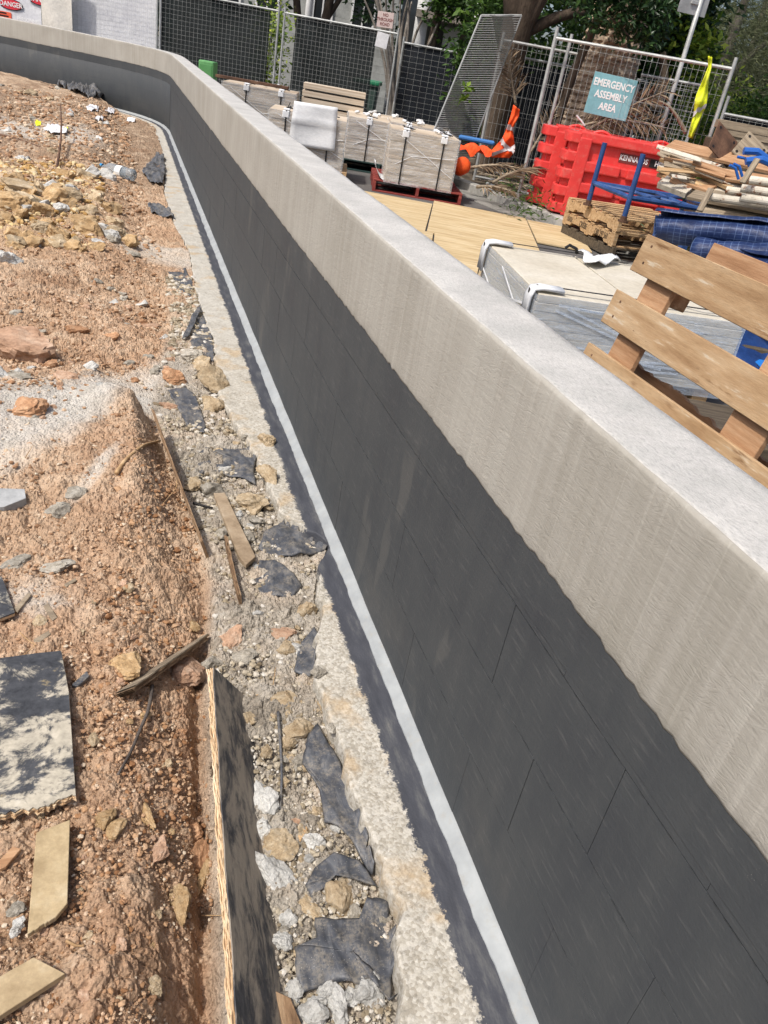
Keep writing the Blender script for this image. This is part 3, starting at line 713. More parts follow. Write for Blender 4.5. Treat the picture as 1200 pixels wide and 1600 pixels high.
# leaning sheet of grey mesh against the trunk
def lean_sheet():
    d = 12.6
    TL, TR = P(752, 24, d), P(815, 24, d + .15); BL = P(654, 262, d - .35); BR = BL + (TR - TL) + np.array([.12, 0, 0])
    t = thing('mesh_sheet', 'tall sheet of grey shade mesh leaning against the tree trunk', 'mesh sheet', BL)
    n, m = 22, 8; Gd = np.zeros((n, m, 3))
    for i in range(n):
        for j in range(m):
            u = i / (n - 1); vv = j / (m - 1)
            p = BL * (1 - u) * (1 - vv) + BR * (1 - u) * vv + TL * u * (1 - vv) + TR * u * vv
            Gd[i, j] = p - BL + np.array([0, .03 * math.sin(u * 9 + vv * 4), .01 * math.sin(vv * 11)])
    mb = MB(); mb.grid(Gd); mb.build('shade_mesh', M_SHADEG, t, smooth=True)
    mb = MB()
    L = TL - BL
    for k in range(70):
        u = (k + .5) / 70; a = (BL * (1 - u) + TL * u) - BL; b = (BR * (1 - u) + TR * u) - BL
        mb.bar(a - np.array([0, .012, 0]), b - np.array([0, .012, 0]), .006, .006)
    tag(mb.build('weave_line', M_WIRE, t), kind='stuff')
    for a, b in ((BL, TL), (TL, TR), (TR, BR)):
        mb = MB(); mb.tube([a - BL, b - BL], .012, 6); mb.build('frame_bar', M_STEEL, t)
lean_sheet()

# signs and notices
def board_sign(name, label, cat, px0, py0, px1, py1, d, mat, lines, tmat, dz=0, tilt=0, size=None, gap=None, thick=.006):
    a, b = P(px0, py0, d), P(px1, py1, d)
    c = (a + b) / 2
    hcam = math.hypot(*(RT * 0))
    W = abs(np.dot((b - a)[:2], RT)); H = abs(a[2] - b[2])
    t = thing(name, label, cat, c, (0, tilt, PHI))
    return t, W, H
def make_sign(name, label, cat, c, W, H, mat, lines, tmat, tilt=0, size=.05, gap=.07, squeeze=1.0, bold=0):
    t = thing(name, label, cat, c, (0, tilt, PHI))
    mb = MB(); mb.box((0, 0, 0), (W, .006, H)); mb.build('sign_board', mat, t, bevel=.002)
    for i, s in enumerate(lines):
        o = link('lettering', text_mesh(s, size, tmat, .001, bold), t, (0, -.0045, ((len(lines) - 1) / 2 - i) * gap), UP); o.scale = (squeeze, 1, 1)
    return t
make_sign('assembly_sign', 'pale blue sign reading EMERGENCY ASSEMBLY AREA on the bare wire fence', 'sign', P(954, 151, 11.30), .545, .46, M_SIGNB, ['EMERGENCY', 'ASSEMBLY', 'AREA'], M_WHITE, .03, .112, .125, .80, .003)
make_sign('road_sign', 'small faded pink sign reading NO THROUGH ROAD among bare branches', 'sign', P(602, 31, 20.5), .36, .30, M_PINK, ['NO', 'THROUGH', 'ROAD'], M_MAUVE, -.03, .085, .088, .9, .002)
make_sign('paper_notice', 'white paper notice hung at the top of a dark fence panel', 'notice', P(597, 63, FD - .45), .24, .26, M_WHITEC, [], M_WHITE, .1)
# road sign post with the back of a sign plate
def pole_sign():
    b = P(1035, 197, 12.2); b[2] = .1
    t = thing('street_sign', 'grey street sign seen from behind on a tall steel pole', 'street sign', b)
    mb = MB(); mb.tube([(0, 0, 0), (0, 0, 3.3)], .03, 12); mb.build('pole', M_STEEL, t, smooth=True)
    c = P(1082, 4, 12.2) - b
    mb = MB(); mb.box((c[0], c[1] - .04, c[2] + .12), (.42, .004, .5)); o = mb.build('sign_plate', M_STEEL, t, bevel=.0)
    mb = MB(); mb.box((c[0], c[1] - .03, c[2]), (.1, .06, .04)); mb.build('clamp', M_STEEL, t, bevel=.004)
pole_sign()
# banners at the far left
def banners():
    A = P(-70, -34, FD - .3); B = P(63, -9, FD - .3); d = (B - A)[:2]; W = np.linalg.norm(d); a = math.atan2(d[1], d[0])
    t = thing('safety_banner', 'red and white construction danger banner hung on the far left fence', 'banner', (A[0], A[1], 0.02), (0, 0, a))
    xs = np.linspace(0, W, 14); zs = np.linspace(.05, 2.3, 10); Xg, Zg = np.meshgrid(xs, zs, indexing='ij')
    mb = MB(); mb.grid(np.stack([Xg, .01 * np.sin(Xg * 5), Zg], 2)); mb.build('sheet', M_WHITEC, t, smooth=True)
    def rectp(x0, x1, z0, z1, m, nm='red_panel', y=-.016):
        mb = MB(); mb.box(((x0 + x1) / 2, y, (z0 + z1) / 2), (x1 - x0, .004, z1 - z0)); return mb.build(nm, m, t)
    def ell(x, z, rx, rz, m, nm, y):
        mb = MB(); n = 24; mb.add([(x + rx * math.cos(i * 2 * math.pi / n), y, z + rz * math.sin(i * 2 * math.pi / n)) for i in range(n)], [tuple(range(n))[::-1]]); return mb.build(nm, m, t)
    def loc(px, py):
        q = P(px, py, FD - .3) - A; return np.dot(q[:2], d / W), q[2] + A[2]
    def wd(s, px, py, sz, m):
        x, z = loc(px, py); link('lettering', text_mesh(s, sz, m, .001, .002), t, (x, -.026, z), UP)
    for (cx, cy) in ((18, 9), (64, 2)):
        x, z = loc(cx, cy); ell(x, z, .25, .1, M_BLACK, 'dark_oval', -.018); ell(x, z, .23, .085, M_REDP, 'red_oval', -.021)
        wd('DANGER', cx, cy, .12, M_WHITE)
    x0, z0 = loc(-20, 24); x1, z1 = loc(19, 34); rectp(x0, x1, z1 - .02, z1 + .14, M_ORP, 'orange_panel')
    rectp(x0, x1 - .06, z1 + .05, z1 + .075, M_BLACK, 'black_stripe', -.02); rectp(x0, x1 - .1, z1 + .1, z1 + .125, M_BLACK, 'black_stripe', -.02)
    x2, z2 = loc(22, 36); x3, _ = loc(63, 36); rectp(x2, min(x3, W), z2 - .26, z2 + .035, M_REDP)
    x, z = loc(46, 33); link('lettering', text_mesh('PERSONNEL', .09, M_WHITE, .001, .002), t, (x, -.026, z - .01), UP)
    t2 = thing('cloth_banner', 'plain cream cloth hung on the fence beside the red danger banner', 'banner', P(62, 0, FD - .35) * np.array([1, 1, 0]), (0, 0, a))
    W2 = np.linalg.norm((P(110, 0, FD) - P(62, 0, FD))[:2])
    xs = np.linspace(.02, W2, 14); Xg, Zg = np.meshgrid(xs, zs, indexing='ij')
    mb = MB(); mb.grid(np.stack([Xg, .03 * np.sin(Xg * 9 + Zg * 2), Zg], 2)); mb.build('cloth', M_CREAMC, t2, smooth=True)
banners()
# wheelie bin behind the fence and green cabinet
def bin_():
    b = P(572, 150, 19.6); b[2] = 0
    t = thing('wheelie_bin', 'dark wheelie bin with a green lid behind the shade clothed fence', 'bin', b, (0, 0, PHI))
    mb = MB()
    V = [(-.2, -.22, .05), (.2, -.22, .05), (.2, .22, .05), (-.2, .22, .05), (-.26, -.3, .95), (.26, -.3, .95), (.26, .3, .95), (-.26, .3, .95)]
    mb.add(V, [(3, 2, 1, 0), (4, 5, 6, 7), (0, 1, 5, 4), (1, 2, 6, 5), (2, 3, 7, 6), (3, 0, 4, 7)]); mb.build('bin_body', flat('grey_green_plastic', (64, 84, 78)), t, bevel=.02)
    gm = flat('green_lid_plastic', (46, 128, 92), .45)
    mb = MB(); mb.box((0, 0, 1.0), (.58, .68, .09)); mb.build('lid', gm, t, bevel=.03, seg=2)
    mb = MB(); mb.tube([(-.22, .36, .98), (.22, .36, .98)], .018, 8); mb.build('handle', gm, t)
    for s in (-.22, .22):
        mb = MB(); mb.tube([(s - .03, .25, .1), (s + .03, .25, .1)], .1, 14); mb.build('wheel', M_BLACK, t)
bin_()
def cabinet():
    c = P(325, 108, 13.6); 
    t = thing('green_cabinet', 'small green metal cabinet standing behind the wall near its bend', 'cabinet', (c[0], c[1], 0), (0, 0, PHI))
    gm = simple('green_paint', [(84, 140, 84), (98, 156, 96), (110, 168, 106)], 3, .5, .05, rndv=0)
    h = P(325, 95, 13.6)[2]
    mb = MB(); mb.box((0, 0, h / 2), (.235, .25, h)); mb.build('body', gm, t, bevel=.02, seg=2)
    mb = MB(); mb.box((0, -.128, h / 2), (.19, .006, h - .1)); mb.build('door', gm, t, bevel=.002)
    mb = MB(); mb.box((0, 0, .02), (.3, .3, .04)); mb.build('plinth', M_CONC, t)
cabinet()
# ------------------------------------------------------------------ pallets, tiles and slabs
def U(o, u, v, z=0): return np.array([o[0] + RT[0] * u + AZ[0] * v, o[1] + RT[1] * u + AZ[1] * v, z])
PH2 = PHI + .13                      # the tile pallets stand a little turned
R2 = np.array([math.cos(PH2), math.sin(PH2)]); A2 = np.array([-R2[1], R2[0]])
def US(o, u, v, z=0): return np.array([o[0] + R2[0] * u + A2[0] * v, o[1] + R2[1] * u + A2[1] * v, z])
def pallet(label, o, W, D, rotz, mat, H=.14, nb=6, group='pallets on the site', stamp=None, along='x'):
    """o: front-left corner; deck boards run along local x"""
    t = thing('pallet', label, 'pallet', o, (0, 0, rotz), group)
    bw = (D - .0) / nb * .72
    me = MB(); me.box((0, 0, 0), (W, bw, .018)); me = me.mesh('deck_board', mat, bevel=.002)
    for i in range(nb):
        y = bw / 2 + i * (D - bw) / (nb - 1)
        link('deck_board', me, t, (W / 2 + rng.uniform(-.006, .006), y, H - .009), (0, 0, rng.uniform(-.006, .006)))
    ms = MB(); ms.box((0, 0, 0), (.04, D, H - .038)); ms = ms.mesh('stringer', mat, bevel=.002)
    for x in (.02, W / 2, W - .02): link('stringer', ms, t, (x, D / 2, H / 2 - .0))
    for y in (bw / 2, D / 2, D - bw / 2): link('bottom_board', me, t, (W / 2, y, .009))
    return t
def tile_stack(label, o, W, D, z0, h, n=26, group='stretch wrapped tile stacks', straps=(.22, .78), film=M_FILM, foam=0, mat=None, jit=.006, ropes=True, corners=True, faces='x'):
    """o: front-left corner on the ground, local x to the right, y away"""
    t = thing('tile_stack', label, 'tile stack', (o[0], o[1], z0), (0, 0, PH2), group)
    mb = MB(); th = h / n
    for i in range(n):
        j = rng.uniform(-jit, jit, 3)
        mb.box((W / 2 + j[0], D / 2 + j[1], th * (i + .5)), (W - .012 + j[2], D - .012, th * rng.uniform(.70, .92)))
    tag(mb.build('tile', mat or M_TILE, t), kind='stuff')
    if film:
        e = .012; n1 = 14
        mb = MB()
        ring = [(-e, -e), (W + e, -e), (W + e, D + e), (-e, D + e), (-e, -e)]
        per = []
        for a, b in zip(ring[:-1], ring[1:]):
            for q in range(8): per.append((a[0] + (b[0] - a[0]) * q / 8, a[1] + (b[1] - a[1]) * q / 8))
        per.append(ring[-1]); g = np.zeros((n1, len(per), 3))
        for i in range(n1):
            for j, (x, y) in enumerate(per):
                q = .006 * math.sin(i * 1.7 + j * .9) * (0 if j % 8 == 0 else 1)
                g[i, j] = (x + (q if abs(x) > W / 2 + .0 else 0), y - (q if y < D / 2 else -q), -.02 + (h + .022) * i / (n1 - 1))
        mb.grid(g); mb.build('stretch_film', film, t, smooth=False)
    if ropes:
        fm = bpy.data.materials.get('white_foam')
        for (a, b) in (((.12, .92), (.98, .25)), ((.98, .62), (.35, .55)), ((.35, .55), (.12, .35))):
            mb = MB(); mb.tube([(W * a[0], -.016, h * a[1]), (W * (a[0] + b[0]) / 2, -.017, h * (a[1] + b[1]) / 2), (W * b[0], -.016, h * b[1])], .0035, 5); mb.build('film_rope', M_FOAM, t)
    for sx in straps or ():
        mb = MB(); x = W * sx
        mb.box((x, -.019, h / 2), (.018, .003, h + .02)); mb.box((x, D / 2, h + .012), (.018, D, .003)); mb.box((x, D + .018, h / 2), (.018, .003, h)); mb.build('strap', M_STRAP, t)
        if corners:
            mb = MB(); mb.box((x + rng.uniform(-.01, .01), -.006, h - .035), (.085, .03, .08)); mb.box((x, .05, h + .018), (.085, .11, .02)); mb.build('foam_pad', M_FOAM, t, bevel=.008)
            mb = MB(); mb.box((x + .05, .13, h + .03), (.13, .03, .012), Euler((0, .1, .5)).to_matrix()); mb.tube([(x, .1, h + .02), (x + .02, .09, h + .07), (x + .03, .08, h + .10)], .005, 5); mb.build('buckle', M_STRAP, t)
    for k in range(foam):
        x = rng.uniform(.05, W - .05); y = rng.uniform(.1, D); s = rng.uniform(.04, .08)
        mb = MB(); mb.box((x, y, h + .03), (s * 1.3, s, .03), Euler((rng.uniform(-.3, .3), rng.uniform(-.4, .4), rng.uniform(0, 3))).to_matrix()); mb.build('foam_pad', M_FOAM, t, bevel=.006)
    return t
def ztop(px, py, o):
    d = np.dot(o[:2], AZ); return P(px, py, d)[2]
# D: on the red pallet
o = G(581, 298, .0)
pallet('red painted pallet under the nearest wrapped tile stack', (o[0], o[1], 0), 1.17, 1.17, PH2, M_REDPAL, .145, 7)
od = G(600, 282, .145); hd = ztop(610, 200, od) - .145
tile_stack('wrapped beige tile stack with two black straps on the red pallet', od, .87, .80, .146, hd, 44, foam=5)
M_SHEETF = simple('foam_sheet', [(206, 208, 210), (220, 222, 223), (228, 229, 229)], 3, .5, .12, 9, (1, 1, 3), rndv=0, bdist=.01)
def foam_sheet(label, pts, o, name='foam_sheet'):
    t = thing(name, label, 'foam sheet', o); g = np.array(pts) - np.array(o)
    mb = MB(); mb.grid(g); ob = mb.build('sheet', M_SHEETF, t, smooth=True)
    md = ob.modifiers.new('s', 'SOLIDIFY'); md.thickness = .003
    return t
# loose foam under stack D curling up at its left
p0 = US(o, .02, .02, .15)
g = []
for i in range(8):
    row = []
    for j in range(6):
        u = i / 7; vv = j / 5; uu = .02 + .16 * min(1, u / .5); zz = .152 + (0 if u < .5 else 0)
        x = .16 - .15 * sst(0, 1, u * 1.0) ; z_ = .152 + .34 * max(0, u - .35) ** 1.1
        row.append(US(o, x - .02, .02 + .55 * vv, z_ - .06 * vv * max(0, u - .35)))
    g.append(row)
foam_sheet('white foam sheet curling up at the left edge of the red pallet', g, tuple(p0))
# A: front left stack with foam over its face
oa = G(430, 262, .14); wa = .98
oa = US(G(533, 268, .145), -.98, 0); ha = ztop(433, 171, oa) - .145
pallet('pale pallet hidden under the wrapped stack with a foam sheet over it', (oa[0] - .05, oa[1], 0), 1.1, 1.0, PH2, M_PINE, .14, 6)
tile_stack('wrapped beige tile stack with white foam sheet folded over its front', oa, .98, .85, .146, ha, 42, foam=3)
g = []
zt_ = .146 + ha
for i in range(13):
    row = []
    for j in range(10):
        u = i / 12; vv = j / 9
        x = .30 + .54 * vv + .05 * (vv - .5) * u                      # a little wider at its lower edge
        crease = .018 * math.exp(-((u - .42) / .06) ** 2) + .010 * math.sin(u * 5 + vv * 3)
        z = zt_ + .13 - .50 * u + .012 * vv
        y = -.045 - crease + (.05 * (.27 - u) if u < .27 else 0)
        row.append(US(oa, x, y, z))
    g.append(row)
foam_sheet('white foam sheet draped over the front of the left tile stack', g, tuple(US(oa, .5, 0, .146 + ha)))
# C: on the dark green pallet
oc = G(537, 246, .15)
pallet('dark green pallet under the wrapped stack between the foam one and the red pallet', (oc[0] - .03, oc[1] - .02, 0), 1.1, 1.1, PH2, M_GRNPAL, .145, 7)
hc = ztop(556, 183, oc) - .145
tile_stack('wrapped tile stack with grey film on the dark green pallet', oc, .95, .95, .146, hc, 42, foam=4, straps=(.32, .85))
oc2 = US(oc, -.02, 1.35); tile_stack('wrapped tile stack directly behind the one on the green pallet', oc2, .95, .95, .0, hc + .12, 28, foam=3, straps=(.3,))
og = US(od, .05, 1.5); tile_stack('wrapped tile stack standing behind the red pallet stack', og, .9, .85, .0, hd + .13, 28, foam=5, straps=(.3, .8))
# E: the far left stack with the plank
oe = P(347, 126, 13.2); he = oe[2]; tile_stack('grey filmed tile stack under the rusty plank near the bend', oe, 1.12, .9, .0, he, 40, foam=4, straps=(.33, .8))
pa, pb = P(338, 118, 12.95), P(451, 138, 12.95); pa[2] = max(pa[2], he + .03); pb[2] = max(pb[2], he + .03)
mb = MB(); c = (pa + pb) / 2; mb.bar(pa - c, pb - c, .10, .04); tag(mb.build('plank', M_RUST, loc=c, bevel=.004), 'rusty brown plank laid across the far wrapped tile stack', 'plank')
ob_ = P(474, 127, 14.2); hb = ob_[2]; tile_stack('unwrapped stack of tan sheets with a pale top behind the foam covered stack', ob_, 1.02, .5, .0, hb, 9, film=None, straps=None, ropes=False, mat=M_TILE, group='unwrapped stacks')
# ply sheets on the ground
O2 = G(596, 306, .0) - np.array([0, 0, 0]); O2 = U(O2, -.55, .0)
k = 0
for (u0, v0, ww, dd, lb) in ((0, -2.0, 1.2, 2.0, 'yellow plywood sheet on the ground right behind the wall'), (1.215, -2.02, 1.2, 2.3, 'yellow plywood sheet on the ground in front of the red pallet'),
                            (2.43, -1.35, .62, 1.5, 'narrow yellow plywood sheet on the ground beside the kerb'), (.1, -4.05, 1.2, 2.0, 'plywood sheet on the ground under the cream slabs'), (1.32, -4.1, 1.2, 2.05, 'yellow plywood sheet on the ground left of the stamped pallets')):
    c = U(O2, u0 + ww / 2, v0 + dd / 2, .012 + .0)
    mb = MB(); mb.box((0, 0, 0), (ww, dd, .018)); tag(mb.build('plywood_sheet', M_PLYW, loc=c + np.array([0, 0, .003 * k]), rot=(0, 0, PHI + .004 * k), bevel=.002), lb, 'plywood sheet', 'plywood sheets laid on the ground'); k += 1
# near slab stack
def slabs():
    zt = .52
    B = G(842, 459, zt); W, D = 1.25, 1.27
    t = thing('slab_stack', 'low wrapped stack of large cream stone slabs with foam corner pads', 'slab stack', (B[0], B[1], 0), (0, 0, PHI + .20))
    base = MB()
    for x in (.08, .62, 1.16): base.box((x, D / 2, .05), (.1, D - .05, .1))
    base.build('bearer', M_PINE, t, bevel=.003)
    n = 9; th = (zt - .1) / n
    for i in range(n):
        for s in range(2 if i == n - 1 else 1):
            mb = MB()
            if i == n - 1: mb.box((W * (.245 if s == 0 else .745) + .003, D / 2, .1 + th * (i + .5)), (W * .49 - .002, D, th * .94))
            else: mb.box((W / 2 + rng.uniform(-.004, .004), D / 2 + rng.uniform(-.004, .004), .1 + th * (i + .5)), (W, D, th * .985))
            mb.build('slab', M_SLAB, t, bevel=.003)
    e = .012; mb = MB(); nn = 12; g = []
    for i in range(nn):
        z = .06 + (zt - .06) * i / (nn - 1)
        g.append([(-e, D + e, z)] + [(-e, D * (1 - q / 6) - e, z) for q in range(1, 7)] + [(W * q / 8 + e * .5, -e - .004 * math.sin(i + q), z) for q in range(1, 9)] + [(W + e, D, z)])
    mb.grid(np.array(g)); mb.build('stretch_film', M_FILMB, t)
    for q in range(9):
        mb = MB(); z0 = rng.uniform(.1, zt - .03); z1 = rng.uniform(.1, zt - .03); mb.bar((rng.uniform(-.01, .3), -.02, z0), (rng.uniform(.8, W), -.02, z1), .004, .012, (0, 0, 1)); mb.build('film_rope', M_FILMB, t)
    for q in range(4):
        mb = MB(); mb.bar((-.02, rng.uniform(.0, .2), rng.uniform(.1, .5)), (-.02, rng.uniform(.7, D), rng.uniform(.1, .5)), .004, .012); mb.build('film_rope', M_FOAM, t)
    for (y, nm) in ((.02, 0), (D - .10, 1)):
        mb = MB(); pts = [(-.026, y + .05, zt - .17), (-.026, y + .05, zt - .03), (-.012, y + .05, zt + .008), (.03, y + .05, zt + .016), (.15, y + .05, zt + .013)]
        g = np.array([[(p[0], p[1] - .05 + .1 * j / 5, p[2] + .006 * math.sin(j / 5 * 3.14)) for j in range(6)] for p in pts]); mb.grid(g)
        ob = mb.build('foam_pad', M_FOAM, t, smooth=True); md = ob.modifiers.new('s', 'SOLIDIFY'); md.thickness = .014; md.offset = 1
        mb = MB(); mb.box((-.036, y + .05, zt / 2 + .06), (.003, .018, zt - .1)); mb.box((W / 2, y + .05, zt + .03 if y < .1 else zt + .028), (W, .018, .003)); mb.build('strap', M_STRAP, t)
    mb = MB(); mb.tube([(.62, D - .05, zt + .03), (.60, D - .07, zt + .06), (.55, D - .06, zt + .075), (.53, D - .05, zt + .05)], .012, 6); mb.build('strap_tail', M_STRAP, t)
    # crumpled white foam wrap on the top
    g = np.array([[(.62 + .30 * i / 7 + .02 * math.sin(j), D - .02 - .36 * (j / 7) * (1 - .85 * i / 7), zt + .034 + .02 * math.sin(i * 1.3 + j)) for j in range(8)] for i in range(8)])
    mb = MB(); mb.grid(g); ob = mb.build('foam_wrap', M_FOAM, t, smooth=True); md = ob.modifiers.new('s', 'SOLIDIFY'); md.thickness = .005
    mb = MB(); mb.tube([(.9, .2, zt + .03), (.93, .12, zt + .10), (.98, .08, zt + .12), (1.02, .1, zt + .06), (1.1, .12, zt + .035)], .008, 6); mb.build('strap_tail', M_STRAP, t)
slabs()
c = P(1190, 525, 3.45); mb = MB(); mb.box((0, 0, 0), (.3, .2, .3)); mb.box((0, 0, .16), (.33, .23, .03))
tag(mb.build('plastic_tub', flat('bright_blue_plastic', (30, 110, 190), .4), loc=(c[0] + .27, c[1] - .02, .40), rot=(0, 0, PHI), bevel=.015), 'bright blue plastic tub at the right edge behind the leaning pallet', 'tub')
mb = MB(); mb.box((0, 0, 0), (.6, .5, .28)); tag(mb.build('crate', M_DKPAL, loc=(c[0] + .16, c[1] + .05, .14), rot=(0, 0, PHI), bevel=.01), 'dark timber crate under the bright blue plastic tub', 'crate')
# near pallet of ply slats, leaning
def lean_pallet():
    T0 = AtY(1012, 365, 2.0); e1 = np.array([0.0, -1.0, 0]); e1 /= np.linalg.norm(e1)
    e2 = np.array([.071, .0, .325]); e2 -= e1 * np.dot(e1, e2); e2 /= np.linalg.norm(e2)
    e3 = np.cross(e1, e2)                       # towards the back of the pallet or the front?
    fl = 1
    if e3[0] < 0: e1 = -e1; e3 = -e3; fl = -1    # e3 points away from the wall, frame stays right handed
    R = np.array([e1, e2, e3]).T
    Mx = Matrix.Identity(4)
    for i in range(3):
        for j in range(3): Mx[i][j] = R[i, j]
    L, Hh = 1.2, T0[2] / e2[2]
    t = thing('pallet', 'brown plywood slatted pallet leaning on edge close behind the wall', 'pallet', T0)
    Rm = Mx.to_3x3(); e = Rm.to_euler(); t.rotation_euler = e
    # local x along the boards towards the viewer, local y up the lean, local z away from the wall
    def brd(nm, x0, x1, y0, y1, z0, z1, m, bev=.0015, rag=0):
        mb = MB(); mb.box((fl * (x0 + x1) / 2, (y0 + y1) / 2, (z0 + z1) / 2), (x1 - x0, y1 - y0, z1 - z0)); return mb.build(nm, m, t, bevel=bev)
    y = 0
    for i, (ya, yb, x0) in enumerate(((-.105, 0, 0), (-.268, -.168, -.012), (-.44, -.338, -.018), (-.60, -.50, -.01), (-.77, -.67, 0), (-Hh + .04, -Hh + .14, 0))):
        o_ = brd('deck_board', x0, L + x0, ya, yb, 0, .017, M_LEANP); o_.rotation_euler = (0, 0, rng.uniform(-.006, .006))
        for xs in (.06,):
            for yy_ in (.3, .75):
                mb = MB(); mb.tube([(fl * (x0 + .045), ya + (yb - ya) * yy_, -.0012), (fl * (x0 + .045), ya + (yb - ya) * yy_, .004)], .004, 6); mb.build('nail', M_RUST, t)
    for x in (.07, .60, 1.09): brd('cross_board', x, x + .125, -Hh + .02, -.012, .0185, .035, M_PLYIN)
    for x in (.075, .61, 1.10):
        for yy_ in (-.10, -.55, -1.05): brd('block', x, x + .09, yy_ - .05, yy_ + .045, .0365, .115, M_PLYIN, .003)
    for ya, yb in ((-.10, .045), (-.80, -.68), (-1.12, -1.02)): brd('bottom_board', .13, L, ya, yb, .1165, .133, M_PLYIN)
    # torn inner board whose top edge is splintered
    n = 60; xs = np.linspace(.03, .75, n); ys = -.335 + .016 * fbm(xs * 9, xs * 0, 4, 120) + .012 * (vn(xs * 60, xs * 0, 121) - .5) - .03 * (xs - .03)
    pts = [(fl * x, y) for x, y in zip(xs, ys)] + [(fl * .75, -.56), (fl * .03, -.56)]
    mb = MB(); mb.prism(pts if fl < 0 else pts[::-1], .1185, .1325)
    mb.build('torn_board', M_PLYIN, t)
    return t
lean_pallet()

# ------------------------------------------------------------------ red barriers
def barrier(label, o, rotz, txt=None):
    t = thing('barrier', label, 'plastic barrier', o, (0, 0, rotz), 'red water filled barriers')
    L = 2.0
    mb = MB()
    mb.box((L / 2 + .06, 0, .47), (L - .14, .27, .90)); mb.box((L / 2 + .06, 0, .945), (L - .10, .40, .11))
    mb.box((.19, 0, .47), (.16, .42, .93)); mb.box((L - .04, 0, .47), (.16, .42, .93))
    for z, hh in ((.075, .15), (.37, .12), (.62, .12)):
        for a, b in ((.24, .70), (.79, 1.28), (1.37, 1.92)): mb.box(((a + b) / 2, 0, z), (b - a, .41, hh))
        for x in (.745, 1.325): mb.box((x, 0, z), (.12, .30, hh * .9))
    mb.build('body', M_RED, t, bevel=.016, seg=2)
    for i, z in enumerate((.03, .235, .44, .645, .86)):
        mb = MB(); n = 12
        poly = [(.125, -.21)] + [(.02 - .09 * math.sin(a), -.21 * math.cos(a)) for a in np.linspace(.15, math.pi - .15, n)] + [(.125, .21)]
        mb.prism(poly[::-1], z, z + .118); mb.build('lug', M_RED, t, bevel=.014, seg=2)
        if i < 4:
            mb = MB(); mb.box((.075, 0, z + .16), (.13, .30, .11)); mb.build('lug_web', M_RED, t)
    for x in (.38, 1.5):
        mb = MB(); g = np.array([[(x + .26 * i / 10 - .13, -.055 + .11 * j / 4, 1.0 + .045 * math.sin(math.pi * i / 10) * (1 - .12 * (j - 2) ** 2 / 4)) for j in range(5)] for i in range(11)]); mb.grid(g)
        ob = mb.build('handle', M_RED, t, smooth=True); md = ob.modifiers.new('s', 'SOLIDIFY'); md.thickness = .03
    mb = MB(); mb.tube([(.75, 0, .99), (.75, 0, 1.02)], .05, 12); mb.build('filler_cap', M_RED, t)
    if txt:
        mb = MB(); mb.box((.98, -.1385, .79), (.66, .004, .11)); mb.build('label_plate', M_MAUVE, t)
        mb = MB(); mb.box((1.165, -.1415, .79), (.27, .003, .09)); mb.build('label_panel', M_BLACK, t)
        o_ = link('lettering', text_mesh(txt[0], .085, M_WHITE, .001, .002), t, (.83, -.142, .79), UP); o_.scale = (.8, 1, 1)
        o_ = link('lettering', text_mesh(txt[1], .085, M_WHITE, .001, .002), t, (1.165, -.1445, .79), UP); o_.scale = (.8, 1, 1)
    return t
bo = G(858, 331, .12)
barrier('red plastic barrier with a small name label, nearer one of the pair', (bo[0] + .05, bo[1] + .05, .12), PHI - .06, ('KENNARDS', 'HIRE'))
bo2 = U(bo, -.22, .58)
barrier('red plastic barrier, rear one of the pair with a pale stick on top', (bo2[0], bo2[1], .12), PHI - .03)
sa = U(bo2, .42, .03, 1.16); mb = MB(); mb.tube([(-.09, 0, .08), (0, 0, .02), (.05, 0, -.02)], .012, 6); tag(mb.build('stick', M_FOAM, loc=sa + np.array([0, 0, .02]), rot=(0, 0, PHI)), 'short pale stick lying on the rear red barrier', 'stick')

